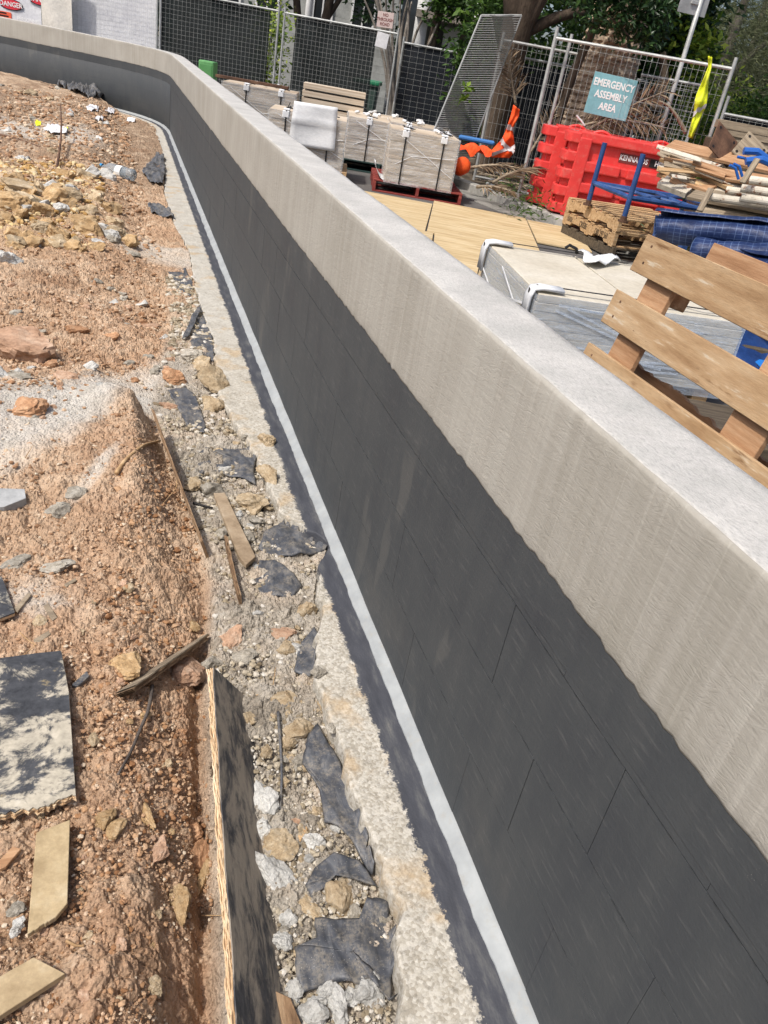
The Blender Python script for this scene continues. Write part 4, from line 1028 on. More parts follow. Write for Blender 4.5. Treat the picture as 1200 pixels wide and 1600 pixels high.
# ------------------------------------------------------------------ stamped pallets and the blue stillage
pc = G(950, 405, 0); pd = G(872, 365, 0); dv = (pd - pc)[:2]; dl = np.linalg.norm(dv); rp = math.atan2(dv[1], dv[0]) - math.pi / 2
pallet('dark weathered pallet at the bottom of the stack by the kerb', (pc[0] + .01, pc[1] - .03, .0), 1.15, dl, rp, M_DKPAL, .13, 6, 'stacked pallets by the kerb')
def bearer_pallet(label, z0, stamp=False):
    t = thing('pallet', label, 'pallet', (pc[0], pc[1], z0), (0, 0, rp), 'stacked pallets by the kerb')
    D, W, H = dl - .02, 1.15, .135
    for i in range(8):
        mb = MB(); mb.box((W / 2, .045 + i * (D - .09) / 7, H - .008), (W, .075, .016)); mb.build('deck_board', M_PINE, t, bevel=.002)
    for q, x in enumerate((.022, W / 2, W - .022)):
        # notched bearer: a board with two shallow fork openings
        def nb(x_): return None
        prof = [(0, 0), (D * .16, 0), (D * .19, .035), (D * .36, .035), (D * .39, 0), (D * .61, 0), (D * .64, .035), (D * .81, .035), (D * .84, 0), (D, 0), (D, H - .018), (0, H - .018)]
        mb = MB(); n = len(prof); V = [(x - .021, y, z) for y, z in prof] + [(x + .021, y, z) for y, z in prof]
        mb.add(V, [tuple(range(n)), tuple(range(n, 2 * n))[::-1]] + [(i, n + i, n + (i + 1) % n, (i + 1) % n) for i in range(n)]); mb.build('bearer', M_PINE, t, bevel=.0)
    for y in (.05, D / 2, D - .05):
        mb = MB(); mb.box((W / 2, y, -.008), (W, .08, .014)); mb.build('bottom_board', M_PINE, t, bevel=.002)
    if stamp:
        rot = (math.pi / 2, 0, -math.pi / 2)
        for s, yy_, sz in (('CR05BE', D * .585, .085), ('1300 297 560', D * .24, .085)):
            o_ = link('lettering', text_mesh(s, sz, M_BLACK, .001), t, (-.0005, yy_, .062), rot); o_.scale = (.62, 1.05, 1)
        for i in range(4):
            mb = MB(); mb.box((.0, D * .86, .045 + .014 * i), (.0015, .14 - .02 * (i % 2), .006)); mb.build('stamp_line', M_BLACK, t)
    for yy_ in np.linspace(.1, .9, 6):
        mb = MB(); mb.tube([(-.001, D * yy_, H - .03), (.01, D * yy_, H - .03)], .009, 6); mb.build('nail_plate', M_RUST, t)
    return t
bearer_pallet('pine pallet stencilled with black letters and numbers along its side', .145, True)
bearer_pallet('pine pallet on top of the stack carrying the blue steel frame', .297)
zP = .297 + .135
def stillage():
    P1, P2 = G(918, 321, zP), G(973, 347, zP)
    ht = P(940, 222, np.dot(P1[:2], AZ))[2] - zP
    P3 = G(1044, 236, zP + ht); P3[2] = zP
    # keep a true rectangle
    w_ = (P2 - P1)[:2]; n_ = np.array([-w_[1], w_[0]]); n_ /= np.linalg.norm(n_)
    if np.dot(n_, RT) < 0: n_ = -n_
    dep = max(.5, np.dot((P3 - P1)[:2], n_)); P3 = np.append(P1[:2] + n_ * dep, zP); P4 = np.append(P2[:2] + n_ * dep, zP)
    t = thing('stillage_frame', 'blue steel stillage frame with upright posts standing on the pine pallets', 'steel frame', tuple(P1))
    q = [p - P1 for p in (P1, P2, P4, P3)]
    for p in q:
        mb = MB(); mb.tube([p, p + np.array([0, 0, ht])], .027, 10); mb.build('post', M_BLUE, t)
        mb = MB(); mb.tube([p, p + np.array([0, 0, .02])], .055, 12); mb.tube([p + np.array([0, 0, .02]), p + np.array([0, 0, .06])], .033, 10); mb.build('foot_plate', M_RUST, t)
    zr = np.array([0, 0, .24])
    for i in range(4):
        a, b = q[i] + zr, q[(i + 1) % 4] + zr
        mb = MB(); mb.tube([a, b], .027, 8); mb.build('rail', M_BLUE, t)
    for a, b in ((0, 2), (1, 3)):
        mb = MB(); mb.tube([q[a] + zr * 1.0, q[b] + zr * .98 + np.array([0, 0, .012 if a else -.012])], .02, 8); mb.build('brace', M_BLUE, t)
    for f in (.33, .66):
        mb = MB(); mb.tube([q[0] * (1 - f) + q[3] * f + zr, q[1] * (1 - f) + q[2] * f + zr], .018, 8); mb.build('cross_bar', M_BLUE, t)
stillage()

# ------------------------------------------------------------------ timber, tubes and blue rolls at the right
def board_at(name, label, cat, grp, a, b, wd, th, mat, up=(0, 0, 1), bev=.003):
    a, b = np.array(a), np.array(b); c = (a + b) / 2; d = b - a; L = np.linalg.norm(d)
    mb = MB(); mb.box((0, 0, 0), (L, wd, th))
    x = Vector(d / L); u = Vector(up); u = (u - x * u.dot(x)).normalized(); y = u.cross(x)
    Rm = Matrix((x, y, u)).transposed()
    return tag(mb.build(name, mat, loc=c, rot=Rm.to_euler(), bevel=bev), label, cat, grp)
def tube_at(name, label, cat, grp, a, b, r, mat):
    a, b = np.array(a), np.array(b); c = (a + b) / 2
    mb = MB(); n = 14; d = (b - a) / np.linalg.norm(b - a)
    t = thing(name, label, cat, tuple(c), (0, 0, 0), grp)
    mb.tube([a - c, b - c], r, n, cap=False); mb.tube([a - c - d * .0, b - c + d * .0], r * .86, n, cap=False)
    # open ends: an annulus
    for e in (a - c, b - c):
        u = np.cross(d, [0, 0, 1.]); u /= np.linalg.norm(u); v = np.cross(d, u); an = np.arange(n) * 2 * math.pi / n
        ring = np.cos(an)[:, None] * u + np.sin(an)[:, None] * v
        mb.add(np.concatenate([e + ring * r, e + ring * r * .86]), [(i, (i + 1) % n, n + (i + 1) % n, n + i) for i in range(n)])
    mb.build('pipe', mat, t)
    return t
TM = {'w': M_RUSTW, 'g': M_GREYWOOD, 'p': M_PINE, 'b': M_PLYIN, 'd': M_DKPAL}
rowt = [  # pixel ends, depth of each end, width, thickness, kind
    ((1046, 226), 8.6, (1290, 282), 7.7, .20, .03, 'b', 'reddish board on top of the timber heap against the fence'),
    ((1052, 236), 8.5, (1122, 262), 8.15, .16, .03, 'w', 'chipped white board with a raised edge on the heap'),
    ((1040, 246), 8.3, (1150, 292), 7.7, .17, .035, 'p', 'yellowish stained board lying slanted across the heap'),
    ((1036, 258), 8.2, (1140, 302), 7.7, .17, .03, 'w', 'whitish peeling board slanted below the yellow one'),
    ((1034, 270), 8.1, (1112, 296), 7.7, .15, .03, 'b', 'orange brown rotten board end facing the blue posts'),
    ((1033, 280), 8.0, (1260, 330), 7.4, .19, .03, 'g', 'grey board under the whitish peeling board'),
    ((1100, 268), 7.9, (1300, 300), 7.3, .18, .03, 'b', 'dark red brown board behind the pipes'),
    ((1034, 284), 7.9, (1078, 300), 7.75, .17, .05, 'w', 'short white painted beam end at the lower left of the heap'),
    ((1082, 302), 7.7, (1290, 340), 7.0, .22, .03, 'g', 'wide pale grey board under the pipes'),
    ((1092, 326), 7.55, (1290, 352), 7.0, .20, .028, 'g', 'lowest wide grey board carrying the pipes'),
    ((1110, 336), 7.5, (1290, 392), 6.9, .16, .03, 'd', 'dark brown beam under the heap beside the blue roll'),
    ((1140, 320), 7.6, (1290, 372), 6.9, .14, .03, 'd', 'darker plank low under the heap at the right'),
]
for (pa_, da, pb_, db, wd_, th_, kd, lb) in rowt:
    board_at('timber_board', lb, 'timber board', 'old boards in the timber heap', P(*pa_, da), P(*pb_, db), wd_, th_, TM[kd], (-.15, -.45, .9))
r2 = np.random.default_rng(3)
for i in range(64):
    x = r2.uniform(1062, 1190) if i < 26 else 1060 + 60 * r2.uniform() ** 1.5; y = 232 + (x - 1040) * .42 + r2.uniform(-4, 46) ; d = r2.uniform(7.7, 8.4); L = r2.uniform(.2, .8) * (1 if i < 26 else .6)
    c = P(x, y, d); a = PHI + r2.uniform(-.5, .2); h = r2.uniform(-.3, .12)
    dvv = np.array([math.cos(a), math.sin(a), h]) * L / 2
    board_at('timber_scrap', 'splintered timber scrap caught among the old boards of the heap', 'timber scrap', 'splintered scraps in the timber heap', c - dvv, c + dvv, r2.uniform(.02, .08), r2.uniform(.008, .025), [M_PINE, M_GREYWOOD, M_RUSTW, M_GREYWOOD, M_PLYIN][i % 5], (r2.uniform(-.5, .5), -.6, .8))
for (pa_, da, pb_, db, lb) in (((1172, 281), 7.2, (1300, 298), 6.9, 'rust flecked white pipe, top one of the pipes on the heap'), ((1135, 297), 7.3, (1300, 322), 6.9, 'rust flecked white pipe, left end set back behind its neighbours'),
                              ((1158, 294), 7.05, (1300, 316), 6.8, 'rust flecked white pipe with open end at the middle of the pile'), ((1158, 309), 6.95, (1300, 330), 6.75, 'rust flecked white pipe just above the lowest board'),
                              ((1110, 308), 7.2, (1300, 335), 6.8, 'longest rust flecked white pipe lying lowest on the boards')):
    tube_at('scaffold_pipe', lb, 'pipe', 'white scaffold pipes on the heap', P(*pa_, da), P(*pb_, db), .032, M_RUSTW)
board_at('stake', 'grey stake standing slanted against the pipes', 'stake', None, P(1160, 286, 6.9), P(1184, 248, 6.95), .05, .02, M_GREYWOOD)
board_at('stake', 'grey stake slanted between blue post and boards', 'stake', None, P(1093, 330, 7.0), P(1111, 295, 7.2), .05, .02, M_GREYWOOD)
# blue trestle frame under the pipes
def trestle():
    a = P(1092, 312, 7.35); t = thing('steel_trestle', 'dark blue steel trestle holding up the timber heap', 'trestle', (a[0], a[1], 0))
    for dx, dy in ((0, 0), (1.3, -.5), (.35, .9), (1.65, .4)):
        mb = MB(); mb.box((dx, dy, .31), (.06, .06, .62)); mb.build('leg', M_BLUE, t, bevel=.004)
    for (p, q) in (((0, 0), (1.3, -.5)), ((.35, .9), (1.65, .4)), ((0, 0), (.35, .9)), ((1.3, -.5), (1.65, .4))):
        mb = MB(); mb.bar((p[0], p[1], .6), (q[0], q[1], .6), .05, .06); mb.build('rail', M_BLUE, t, bevel=.004)
trestle()
for i in range(4):
    c = P(1090 + 45 * i, 330 + 12 * i, 8.2); 
    board_at('timber_board', ['thick bearer end at the left bottom of the heap', 'thick bearer second from left under the heap', 'thick bearer third from left under the heap', 'thick bearer at the right bottom of the heap'][i], 'timber board', 'old boards in the timber heap', (c[0], c[1], .12 + .1), (c[0] + .35, c[1] + .9, .12 + .1), .1, .2, M_DKPAL)
# sawn timber bundle against the fence at the right
lay = 0
for r_ in range(3):
    for q in range(3):
        a = P(1124 - 3 * r_ + 9 * (r_ == 0) + (2 - q) * 2, 214 - r_ * 11, 10.6 + .12 * q); b = a + np.append(RT * 2.6, 0) + np.append(-AZ * .35, 0)
        board_at('sawn_timber', 'squared grey timber in the neat bundle near the far right fence', 'sawn timber', 'squared timbers in the bundle', a, b, .10, .085, M_GREYWOOD)
for q in range(2):
    c = P(1150 + 60 * q, 240, 10.7); mb = MB(); zt_ = P(1150, 222, 10.7)[2]
    mb.box((0, 0, 0), (.7, .5, zt_ - .0)); tag(mb.build('crate', M_DKPAL, loc=(c[0], c[1], zt_ / 2), rot=(0, 0, PHI), bevel=.01), ['left dark crate under the squared timber bundle', 'right dark crate under the squared timber bundle'][q], 'crate')
for (px, py, s, rz, lb) in ((1130, 226, .30, .3, 'rusty square steel plate with bolt holes tilted on the heap'), (1172, 236, .26, -.2, 'pale square steel plate with bolt holes at the right of the heap')):
    c = P(px, py, 8.3); t = thing('steel_plate', lb, 'steel plate', tuple(c), (1.0, .5, PHI + rz))
    mb = MB(); mb.box((0, 0, 0), (s, s, .012)); mb.build('plate', M_RUST if px < 1150 else M_GREYWOOD, t, bevel=.002)
    for sx in (-1, 1):
        for sy in (-1, 1):
            mb = MB(); mb.tube([(sx * s * .36, sy * s * .36, -.008), (sx * s * .36, sy * s * .36, .008)], .014, 8); mb.build('bolt', M_BLACK, t)
for i, (a_, b_, da, lb) in enumerate((((1152, 245), (1172, 262), 7.5, 'blue plastic clip strap, left of the blue bundle'), ((1162, 236), (1200, 250), 7.5, 'thick blue plastic pipe end on the heap'), ((1140, 258), (1154, 280), 7.4, 'thin blue strap hanging down over the boards'), ((1165, 252), (1210, 258), 7.4, 'second blue plastic pipe below the thick one'), ((1146, 256), (1160, 276), 7.42, 'thin blue strap beside the hanging one'))):
    a, b = P(*a_, da), P(*b_, da); c = (a + b) / 2; m_ = (a + b) / 2 + np.array([0, 0, .03])
    mb = MB(); mb.tube([a - c, m_ - c, b - c], (.03 if i in (1, 3) else .012), 8); tag(mb.build('blue_strap' if i not in (1, 3) else 'blue_pipe', flat('blue_poly', (40, 92, 168), .4), loc=c), lb, 'strap' if i not in (1, 3) else 'pipe')
def m_bluemesh():
    k = Mat('blue_mesh_sheet'); u = k.attr('u'); v = k.attr('v')
    def line(a, s): 
        f = k.math('FRACT', k.math('MULTIPLY', a, s)); return k.step(k.math('ABSOLUTE', k.math('SUBTRACT', f, .5)), .44, .49)
    ln = k.math('MAXIMUM', line(u, 24), line(v, 24)); nz = k.noise(k.coords(), 6, 5, .6)
    ln = k.math('MULTIPLY', ln, k.step(nz, .36, .55))
    c = k.mix(.5, srgb((22, 38, 76)), k.ramp(nz, [(.3, (14, 24, 52)), (.7, (38, 60, 106))]))
    c = k.mix(k.math('MULTIPLY', ln, .5), c, srgb((112, 134, 172)))
    return k.fin(c, .5, k.bump(nz, .6, .03), .3)
M_BMESH = m_bluemesh()
def roll(label, a, b, r0, turns, squash=1.0, seed=0, grp='rolled blue mesh sheets'):
    a, b = np.array(a), np.array(b); c = (a + b) / 2; d = b - a; L = np.linalg.norm(d); d = d / L
    u = np.cross([0, 0, 1.], d); u /= np.linalg.norm(u); vv = np.cross(d, u)
    n, m = int(30 * turns), 26
    rr = np.random.default_rng(seed); V = np.zeros((n, m, 3)); Ua = np.zeros((n, m)); Va = np.zeros((n, m)); arc = 0
    for i in range(n):
        ang = 2 * math.pi * turns * i / n + 1.0; rad = r0 * (.34 + .66 * i / n)
        arc += rad * 2 * math.pi * turns / n
        for j in range(m):
            s = j / (m - 1); wob = 1 + .24 * float(fbm(np.array(ang * .8), np.array(s * 3.), 2, 130 + seed))
            ends = L * (s - .5) + (.03 * math.sin(ang * .7) if j in (0, m - 1) else 0)
            V[i, j] = d * ends + u * rad * wob * math.cos(ang) + vv * rad * wob * squash * math.sin(ang); Ua[i, j] = arc; Va[i, j] = s * L
    mb = MB(); mb.grid(V); me = mb.mesh('blue_roll', M_BMESH, smooth=True); fattr(me, 'u', Ua); fattr(me, 'v', Va)
    o_ = link('mesh_roll', me, None, c); md = o_.modifiers.new('s', 'SOLIDIFY'); md.thickness = .003
    return tag(o_, label, 'mesh roll', grp)
roll('blue mesh sheet loosely rolled, top one with an open flattened end', P(1026, 354, 5.7), P(1215, 372, 5.45), .155, 2.2, .72, 1)
roll('blue mesh sheet rolled tight, lying in front under the top roll', P(1088, 390, 5.45), P(1230, 400, 5.25), .10, 2.6, .8, 2)
roll('blue mesh roll lowest at the right with a pale grid on its end', P(1130, 405, 5.4), P(1240, 440, 5.0), .13, 2.2, .9, 3)
c = P(1120, 430, 5.5); 
for i, (dx, z_) in enumerate(((0, .1), (.55, .1), (.2, .24), (.7, .24))):
    mb = MB(); mb.box((0, 0, 0), (.42, .8, .14)); tag(mb.build('timber_block', M_DKPAL, loc=(c[0] + RT[0] * dx, c[1] + RT[1] * dx, z_ - .03), rot=(0, 0, PHI), bevel=.008), ['lower left', 'lower right', 'upper left', 'upper right'][i] + ' dark timber block under the blue mesh rolls', 'timber block')
def tarp():
    c = P(1180, 420, 5.2); g = np.array([[(-.55 + 1.4 * i / 13, -.25 + .55 * j / 9, .44 - .28 * (j / 9 - .9) ** 2 - .05 + .03 * math.sin(i * 1.3 + j * .8)) for j in range(10)] for i in range(14)])
    mb = MB(); mb.grid(g); tag(mb.build('blue_tarp', simple('navy_sheet', [(18, 40, 84), (28, 58, 112), (40, 74, 132)], 4, .45, .4, 10, bdist=.03), loc=(c[0], c[1], 0), rot=(0, 0, PHI), smooth=True), 'crumpled navy blue plastic sheet under the mesh rolls', 'plastic sheet')
tarp()
# ------------------------------------------------------------------ trees, palm, house
def m_leaf(name, cols, rough=.5, trans=.35):
    k = Mat(name); a = k.attr('tint')
    c = k.ramp(a, stops(cols, 0, 1)); k.fin(c, rough, None, .35)
    tl = k.n('ShaderNodeBsdfTranslucent'); k.l(c, tl.inputs[0]); mx = k.n('ShaderNodeMixShader'); mx.inputs[0].default_value = trans
    k.l(k.b.outputs[0], mx.inputs[1]); k.l(tl.outputs[0], mx.inputs[2]); k.l(mx.outputs[0], k.out.inputs[0]); return k.m
M_LEAF = m_leaf('broad_leaves', [(35, 54, 25), (54, 80, 34), (75, 106, 43), (108, 136, 55)])
M_LEAFY = m_leaf('yellow_green_leaves', [(56, 82, 29), (99, 129, 43), (151, 172, 62), (193, 200, 87)])
M_LEAFD = m_leaf('dark_glossy_leaves', [(25, 44, 27), (40, 63, 36), (56, 84, 46), (82, 113, 57)], .32)
M_NEED = m_leaf('grey_green_needles', [(73, 80, 59), (99, 106, 78), (125, 132, 96), (155, 160, 119)], .7)
M_DEAD = m_leaf('dead_frond', [(74, 60, 46), (108, 90, 70), (140, 120, 96), (172, 154, 126)], .8, .1)
M_BARK = simple('tree_bark', [(58, 48, 40), (84, 72, 60), (108, 94, 80)], 6, .9, .8, 25, (1, 1, .3), bdist=.03)
M_BARKG = simple('grey_branch_bark', [(104, 96, 88), (132, 124, 114), (150, 142, 132)], 6, .85, .5, 40)
def leaf_mesh(name, blobs, n, size, aspect, mat, seed, droop=0.0, clump=.35, per=14):
    """leaf-sized bent quads in clumps spread through the crown"""
    r = np.random.default_rng(seed); blobs = np.array(blobs, float)
    vol = np.prod(blobs[:, 3:], axis=1) ** .7; pick = r.choice(len(blobs), max(1, n // per), p=vol / vol.sum())
    dirs = r.normal(size=(len(pick), 3)); dirs /= np.linalg.norm(dirs, axis=1)[:, None]
    rad = r.uniform(.25, 1, len(pick)) ** .5
    cen = blobs[pick, :3] + dirs * rad[:, None] * blobs[pick, 3:]
    mean_r = blobs[:, 3:].mean()
    L = np.repeat(cen, per, 0) + r.normal(size=(len(pick) * per, 3)) * clump * .35
    m = len(L)
    ax = r.normal(size=(m, 3)); ax[:, 2] = ax[:, 2] * .5 - droop; ax /= np.linalg.norm(ax, axis=1)[:, None]
    nr = r.normal(size=(m, 3)); nr[:, 2] += 1.2; sd = np.cross(ax, nr); sd /= np.linalg.norm(sd, axis=1)[:, None]
    nn = np.cross(sd, ax)
    s = size * r.uniform(.6, 1.25, m)[:, None]; wv = s * aspect
    a = L; b = L + ax * s * .5 + sd * wv * .5 + nn * s * .06; c = L + ax * s - nn * s * .05; d = L + ax * s * .5 - sd * wv * .5 + nn * s * .06
    V = np.stack([a, b, c, d], 1).reshape(-1, 3); Fq = np.arange(m * 4).reshape(-1, 4)
    me = quick_mesh(name, V, Fq, mat)
    ct = np.repeat(r.uniform(0, 1, len(pick)), per)
    fattr(me, 'tint', np.clip(.55 * r.uniform(0, 1, m) + .45 * ct, 0, 1), 'FACE')
    return me
def limb(pts, r0, r1, n=9, bend=.0):
    pts = np.array(pts, float); t = np.linspace(0, 1, len(pts)); tt = np.linspace(0, 1, max(6, len(pts) * 4))
    q = np.stack([np.interp(tt, t, pts[:, i]) for i in range(3)], 1)
    k = np.array([1, 2, 1.]) / 4
    for _ in range(3):
        for i in range(3): q[1:-1, i] = np.convolve(q[:, i], k, 'valid')
    return q, r0 + (r1 - r0) * tt
def tree(name, label, base, trunks, blobs, n, size, aspect, mat, bark, seed, group=None, cat='tree', droop=0, clump=.5, per=14):
    """base: world point; trunks: (points, r0, r1) and blobs are relative to it"""
    t = thing(name, label, cat, tuple(base), (0, 0, 0), group); t['kind'] = 'thing'
    if trunks:
        mb = MB()
        for pts, r0, r1 in trunks: q, rr = limb(pts, r0, r1); mb.tube(q, rr, 9)
        mb.build('trunk', bark, t, smooth=True)
    link('crown', leaf_mesh('crown', blobs, n, size, aspect, mat, seed, droop, clump, per), t)
    return t
def at0(px, d): p = P(px, 15 + .1908 * (px - 187), d); p[2] = 0; return p
def rel(base, px, py, d): return P(px, py, d) - base
# far wood closing the view
def far_wood():
    bl = []
    r = np.random.default_rng(5)
    for px in range(-260, 1560, 70):
        for zz in (1.2, 3.4, 5.6, 7.8):
            p = at0(px + r.uniform(-25, 25), 33 + r.uniform(-1, 2)); bl.append((p[0], p[1], zz + r.uniform(-.5, .5), 1.7, 1.2, 1.5))
    me = leaf_mesh('far_trees', bl, 30000, .42, .55, M_LEAFD, 11, clump=.9); tag(link('far_trees', me), 'dense dark green wood closing the view behind the houses', 'trees', None, 'stuff')
far_wood()
# house with verandah glimpsed over the fences
def house():
    A = at0(270, 26.5); B = at0(735, 26.5); W = np.linalg.norm((B - A)[:2])
    t = thing('house', 'pale grey house with columns and dark openings glimpsed above the fences', 'house', tuple(A), (0, 0, PHI)); t['kind'] = 'thing'
    m_w = simple('grey_weatherboard', [(138, 140, 136), (158, 160, 156), (172, 174, 170)], 2, .8, .1, rndv=.04); m_wh = simple('white_house_wall', [(206, 206, 204), (220, 220, 218)], 2, .8, .1, rndv=.02)
    gl = flat('dark_window_glass', (28, 32, 36), .15)
    x_ = lambda px: np.dot((at0(px, 26.5) - A)[:2], RT)
    n = 26
    for i in range(n):
        mb = MB(); mb.box((x_(610) / 2, .02 * (i % 1), .1 + i * .2 + .1), (x_(610), .12, .196), Euler((.06, 0, 0)).to_matrix()); mb.build('board', m_w, t)
    mb = MB(); mb.box(((x_(610) + x_(735)) / 2, 1.4, 2.6), (x_(735) - x_(610), .2, 5.2)); mb.build('wall', m_w, t)
    mb = MB(); mb.box(((x_(683) + x_(712)) / 2, .35, 1.6), (x_(712) - x_(683), .2, 1.95)); mb.build('wall', m_wh, t, bevel=.01)
    for px in (648, 733, 478):
        mb = MB(); mb.tube([(x_(px), -.15, 0), (x_(px), -.15, 5)], .19 if px != 478 else .09, 14); mb.build('column', m_wh, t, smooth=True)
    for (p0, p1, z0, z1) in ((486, 512, 1.9, 3.3), (545, 575, 1.9, 3.3), (330, 372, 1.9, 3.4), (400, 430, 1.9, 3.4)):
        mb = MB(); a, b = x_(p0), x_(p1); 
        for q in ((a, b, z0 - .06, z0), (a, b, z1, z1 + .06), (a - .06, a, z0 - .06, z1 + .06), (b, b + .06, z0 - .06, z1 + .06), ((a + b) / 2 - .02, (a + b) / 2 + .02, z0, z1)): mb.box(((q[0] + q[1]) / 2, -.10, (q[2] + q[3]) / 2), (q[1] - q[0], .08, q[3] - q[2]))
        f = mb.build('window', m_wh, t); mb = MB(); mb.box(((a + b) / 2, -.075, (z0 + z1) / 2), (b - a, .02, z1 - z0)); mb.build('pane', gl, f)
    mb = MB(); mb.box(((x_(660) + x_(682)) / 2, 1.25, 1.3), (x_(682) - x_(660), .1, 2.5)); mb.build('door', gl, t)
    mb = MB(); mb.box(((x_(640) + x_(735)) / 2, .4, 2.75), (x_(735) - x_(640), 2.2, .18)); mb.build('verandah_roof', M_BARKG, t)
    mb = MB(); mb.add([(-1, -.9, 5.0), (x_(735) + 1, -.9, 5.0), (x_(735) + 1, 3.5, 7.2), (-1, 3.5, 7.2), (-1, -.9, 5.15), (x_(735) + 1, -.9, 5.15), (x_(735) + 1, 3.5, 7.35), (-1, 3.5, 7.35)], [(3, 2, 1, 0), (4, 5, 6, 7), (0, 1, 5, 4), (1, 2, 6, 5), (2, 3, 7, 6), (3, 0, 4, 7)]); mb.build('roof', M_DKPAL, t)
house()
b = at0(492, 22.5)
tree('leafy_tree', 'dark leaved tree with twin grey trunks in front of the grey house', b, [([(0, 0, 0), (.1, 0, 1.6), (.4, .1, 3.2)], .16, .08), ([(0, 0, .5), (-.5, .1, 2.0), (-.7, .2, 3.6)], .12, .07), ([(.1, 0, 1.9), (.9, .2, 3.2)], .08, .04)],
     [(-.6, 0, 3.6, 1.1, .9, .7), (.7, 0, 3.7, 1.2, .9, .8), (1.2, -.1, 2.6, .55, .5, .35), (-1.3, 0, 2.5, .4, .4, .4), (.2, 0, 4.6, 1.4, 1, .7)], 5200, .17, .45, M_LEAFD, M_BARK, 21)
b = at0(420, 19.6)
tree('climbing_shrub', 'yellow green shrub showing between two dark fence panels', b, [([(0, 0, 0), (.02, 0, .8), (.05, 0, 1.5)], .04, .02)], [(0, 0, .6, .18, .2, .45), (.05, 0, 1.3, .16, .2, .4), (.1, 0, 1.75, .22, .2, .25)], 1500, .10, .55, M_LEAFY, M_BARK, 22, cat='shrub')
b = at0(628, 21.2)
bt = []
r3 = np.random.default_rng(8)
for k in range(13):
    a = r3.uniform(-1.5, 1.3); h = r3.uniform(2.6, 4.2); bt.append(([(r3.uniform(-.15, .15), 0, 0), (a * .25, r3.uniform(-.2, .2), 1.3), (a * .55, r3.uniform(-.3, .3), 2.2), (a * .9 + r3.uniform(-.2, .2), r3.uniform(-.5, .5), h)], r3.uniform(.035, .085), .014))
tree('bare_tree', 'bare grey many stemmed tree behind the road sign', b, bt, [(-.9, .4, 3.6, .6, .6, .4), (.9, .4, 3.8, .5, .5, .5)], 500, .14, .5, M_LEAF, M_BARKG, 23)
b = at0(706, 21.5)
tree('slim_tree', 'slim tree with bright green leaves beside the white house wall', b, [([(0, 0, 0), (-.05, 0, 1.2), (.12, 0, 2.4), (.3, 0, 3.8)], .09, .05), ([(-.62, .2, 0), (-.6, .2, 1.6), (-.42, .2, 3.4)], .13, .09), ([(.0, 0, 1.8), (.5, .1, 2.7)], .04, .02)],
     [(.2, 0, 3.0, .7, .6, .6), (-.5, 0, 2.9, .4, .5, .35), (.9, 0, 2.5, .45, .5, .6), (.9, 0, 3.4, .9, .8, .6), (-.15, -.1, 1.75, .2, .3, .35)], 3800, .17, .5, M_LEAF, M_BARK, 24)
b = at0(757, 17.5)
tree('leafy_shrub', 'bushy green shrub showing left of the big brown trunk', b, [([(0, 0, 0), (0, 0, 2.2)], .05, .03)], [(-.1, 0, 1.9, .55, .5, .5), (.1, 0, 2.6, .6, .6, .5), (0, 0, 1.1, .5, .5, .6)], 4200, .15, .5, M_LEAF, M_BARK, 25, cat='shrub')
# big trunk with spreading boughs
b = at0(790, 13.9)
tree('big_tree', 'big brown trunk with spreading boughs behind the leaning mesh sheet', b, [([(-.06, 0, 0), (-.03, 0, 1.2), (0, 0, 2.1), (.0, 0, 2.75)], .17, .26), ([(0, 0, 2.3), (-.35, 0, 3.2), (-.7, 0, 4.2)], .22, .12), ([(0, 0, 2.2), (.4, 0, 3.2), (.6, .1, 4.2)], .22, .12), ([(.1, 0, 2.15), (.6, .0, 2.45), (1.1, .05, 2.62), (1.6, .1, 2.7)], .09, .05)],
     [(1.0, .7, 3.0, .8, .6, .45), (1.7, .5, 2.5, .6, .5, .35), (-.8, .5, 3.3, .7, .6, .5), (.6, 1.2, 2.0, .8, .4, .45), (1.2, 1.3, 1.75, .7, .4, .4), (2.0, 1.2, 2.9, .8, .7, .6), (.2, 1.5, 3.6, 1.2, .6, .6)], 6500, .13, .5, M_LEAF, M_BARK, 26)
# palm with leaf scars
def palm():
    b = at0(934, 13.2); b[2] = .05
    t = thing('palm_tree', 'thick palm trunk ringed with leaf scars behind the assembly sign', 'palm tree', tuple(b)); t['kind'] = 'thing'
    nz, na = 230, 44; zz = np.linspace(0, 7.0, nz); Vv = np.zeros((nz, na, 3))
    for i, z in enumerate(zz):
        R_ = np.interp(z, [0, .4, 1.2, 1.9, 2.6, 7.0], [.50, .46, .45, .41, .36, .34])
        for j in range(na):
            a = 2 * math.pi * j / na; row = z / .085; ph = (row + .5 * 0) ; fr = ph - math.floor(ph); cell = (j / na * 22 + .5 * (math.floor(ph) % 2)); cf = abs(cell - math.floor(cell) - .5) * 2
            sc = .05 * (1 - fr) * (1 - .55 * cf ** 2) + .014 * (float(_h(np.array(math.floor(cell)), np.array(math.floor(ph)), np.array(0), 4)) - .5)
            Vv[i, j] = ((R_ + sc) * math.cos(a), (R_ + sc) * math.sin(a), z)
    Vv = np.concatenate([Vv, Vv[:, :1]], 1)
    mb = MB(); mb.grid(Vv); mb.build('trunk', simple('palm_bark', [(128, 110, 92), (172, 152, 130), (198, 180, 156)], 6, .9, .7, 60, (1, 1, 2.5), bdist=.015), t)
    mb = MB()
    bl = [(math.cos(a) * .9, math.sin(a) * .9, 7.4, .9, .9, .5) for a in np.linspace(0, 6.2, 7)]
    link('crown', leaf_mesh('crown', bl, 2500, .5, .1, M_LEAF, 41, .4, .5), t)
palm()
b = at0(905, 12.2)
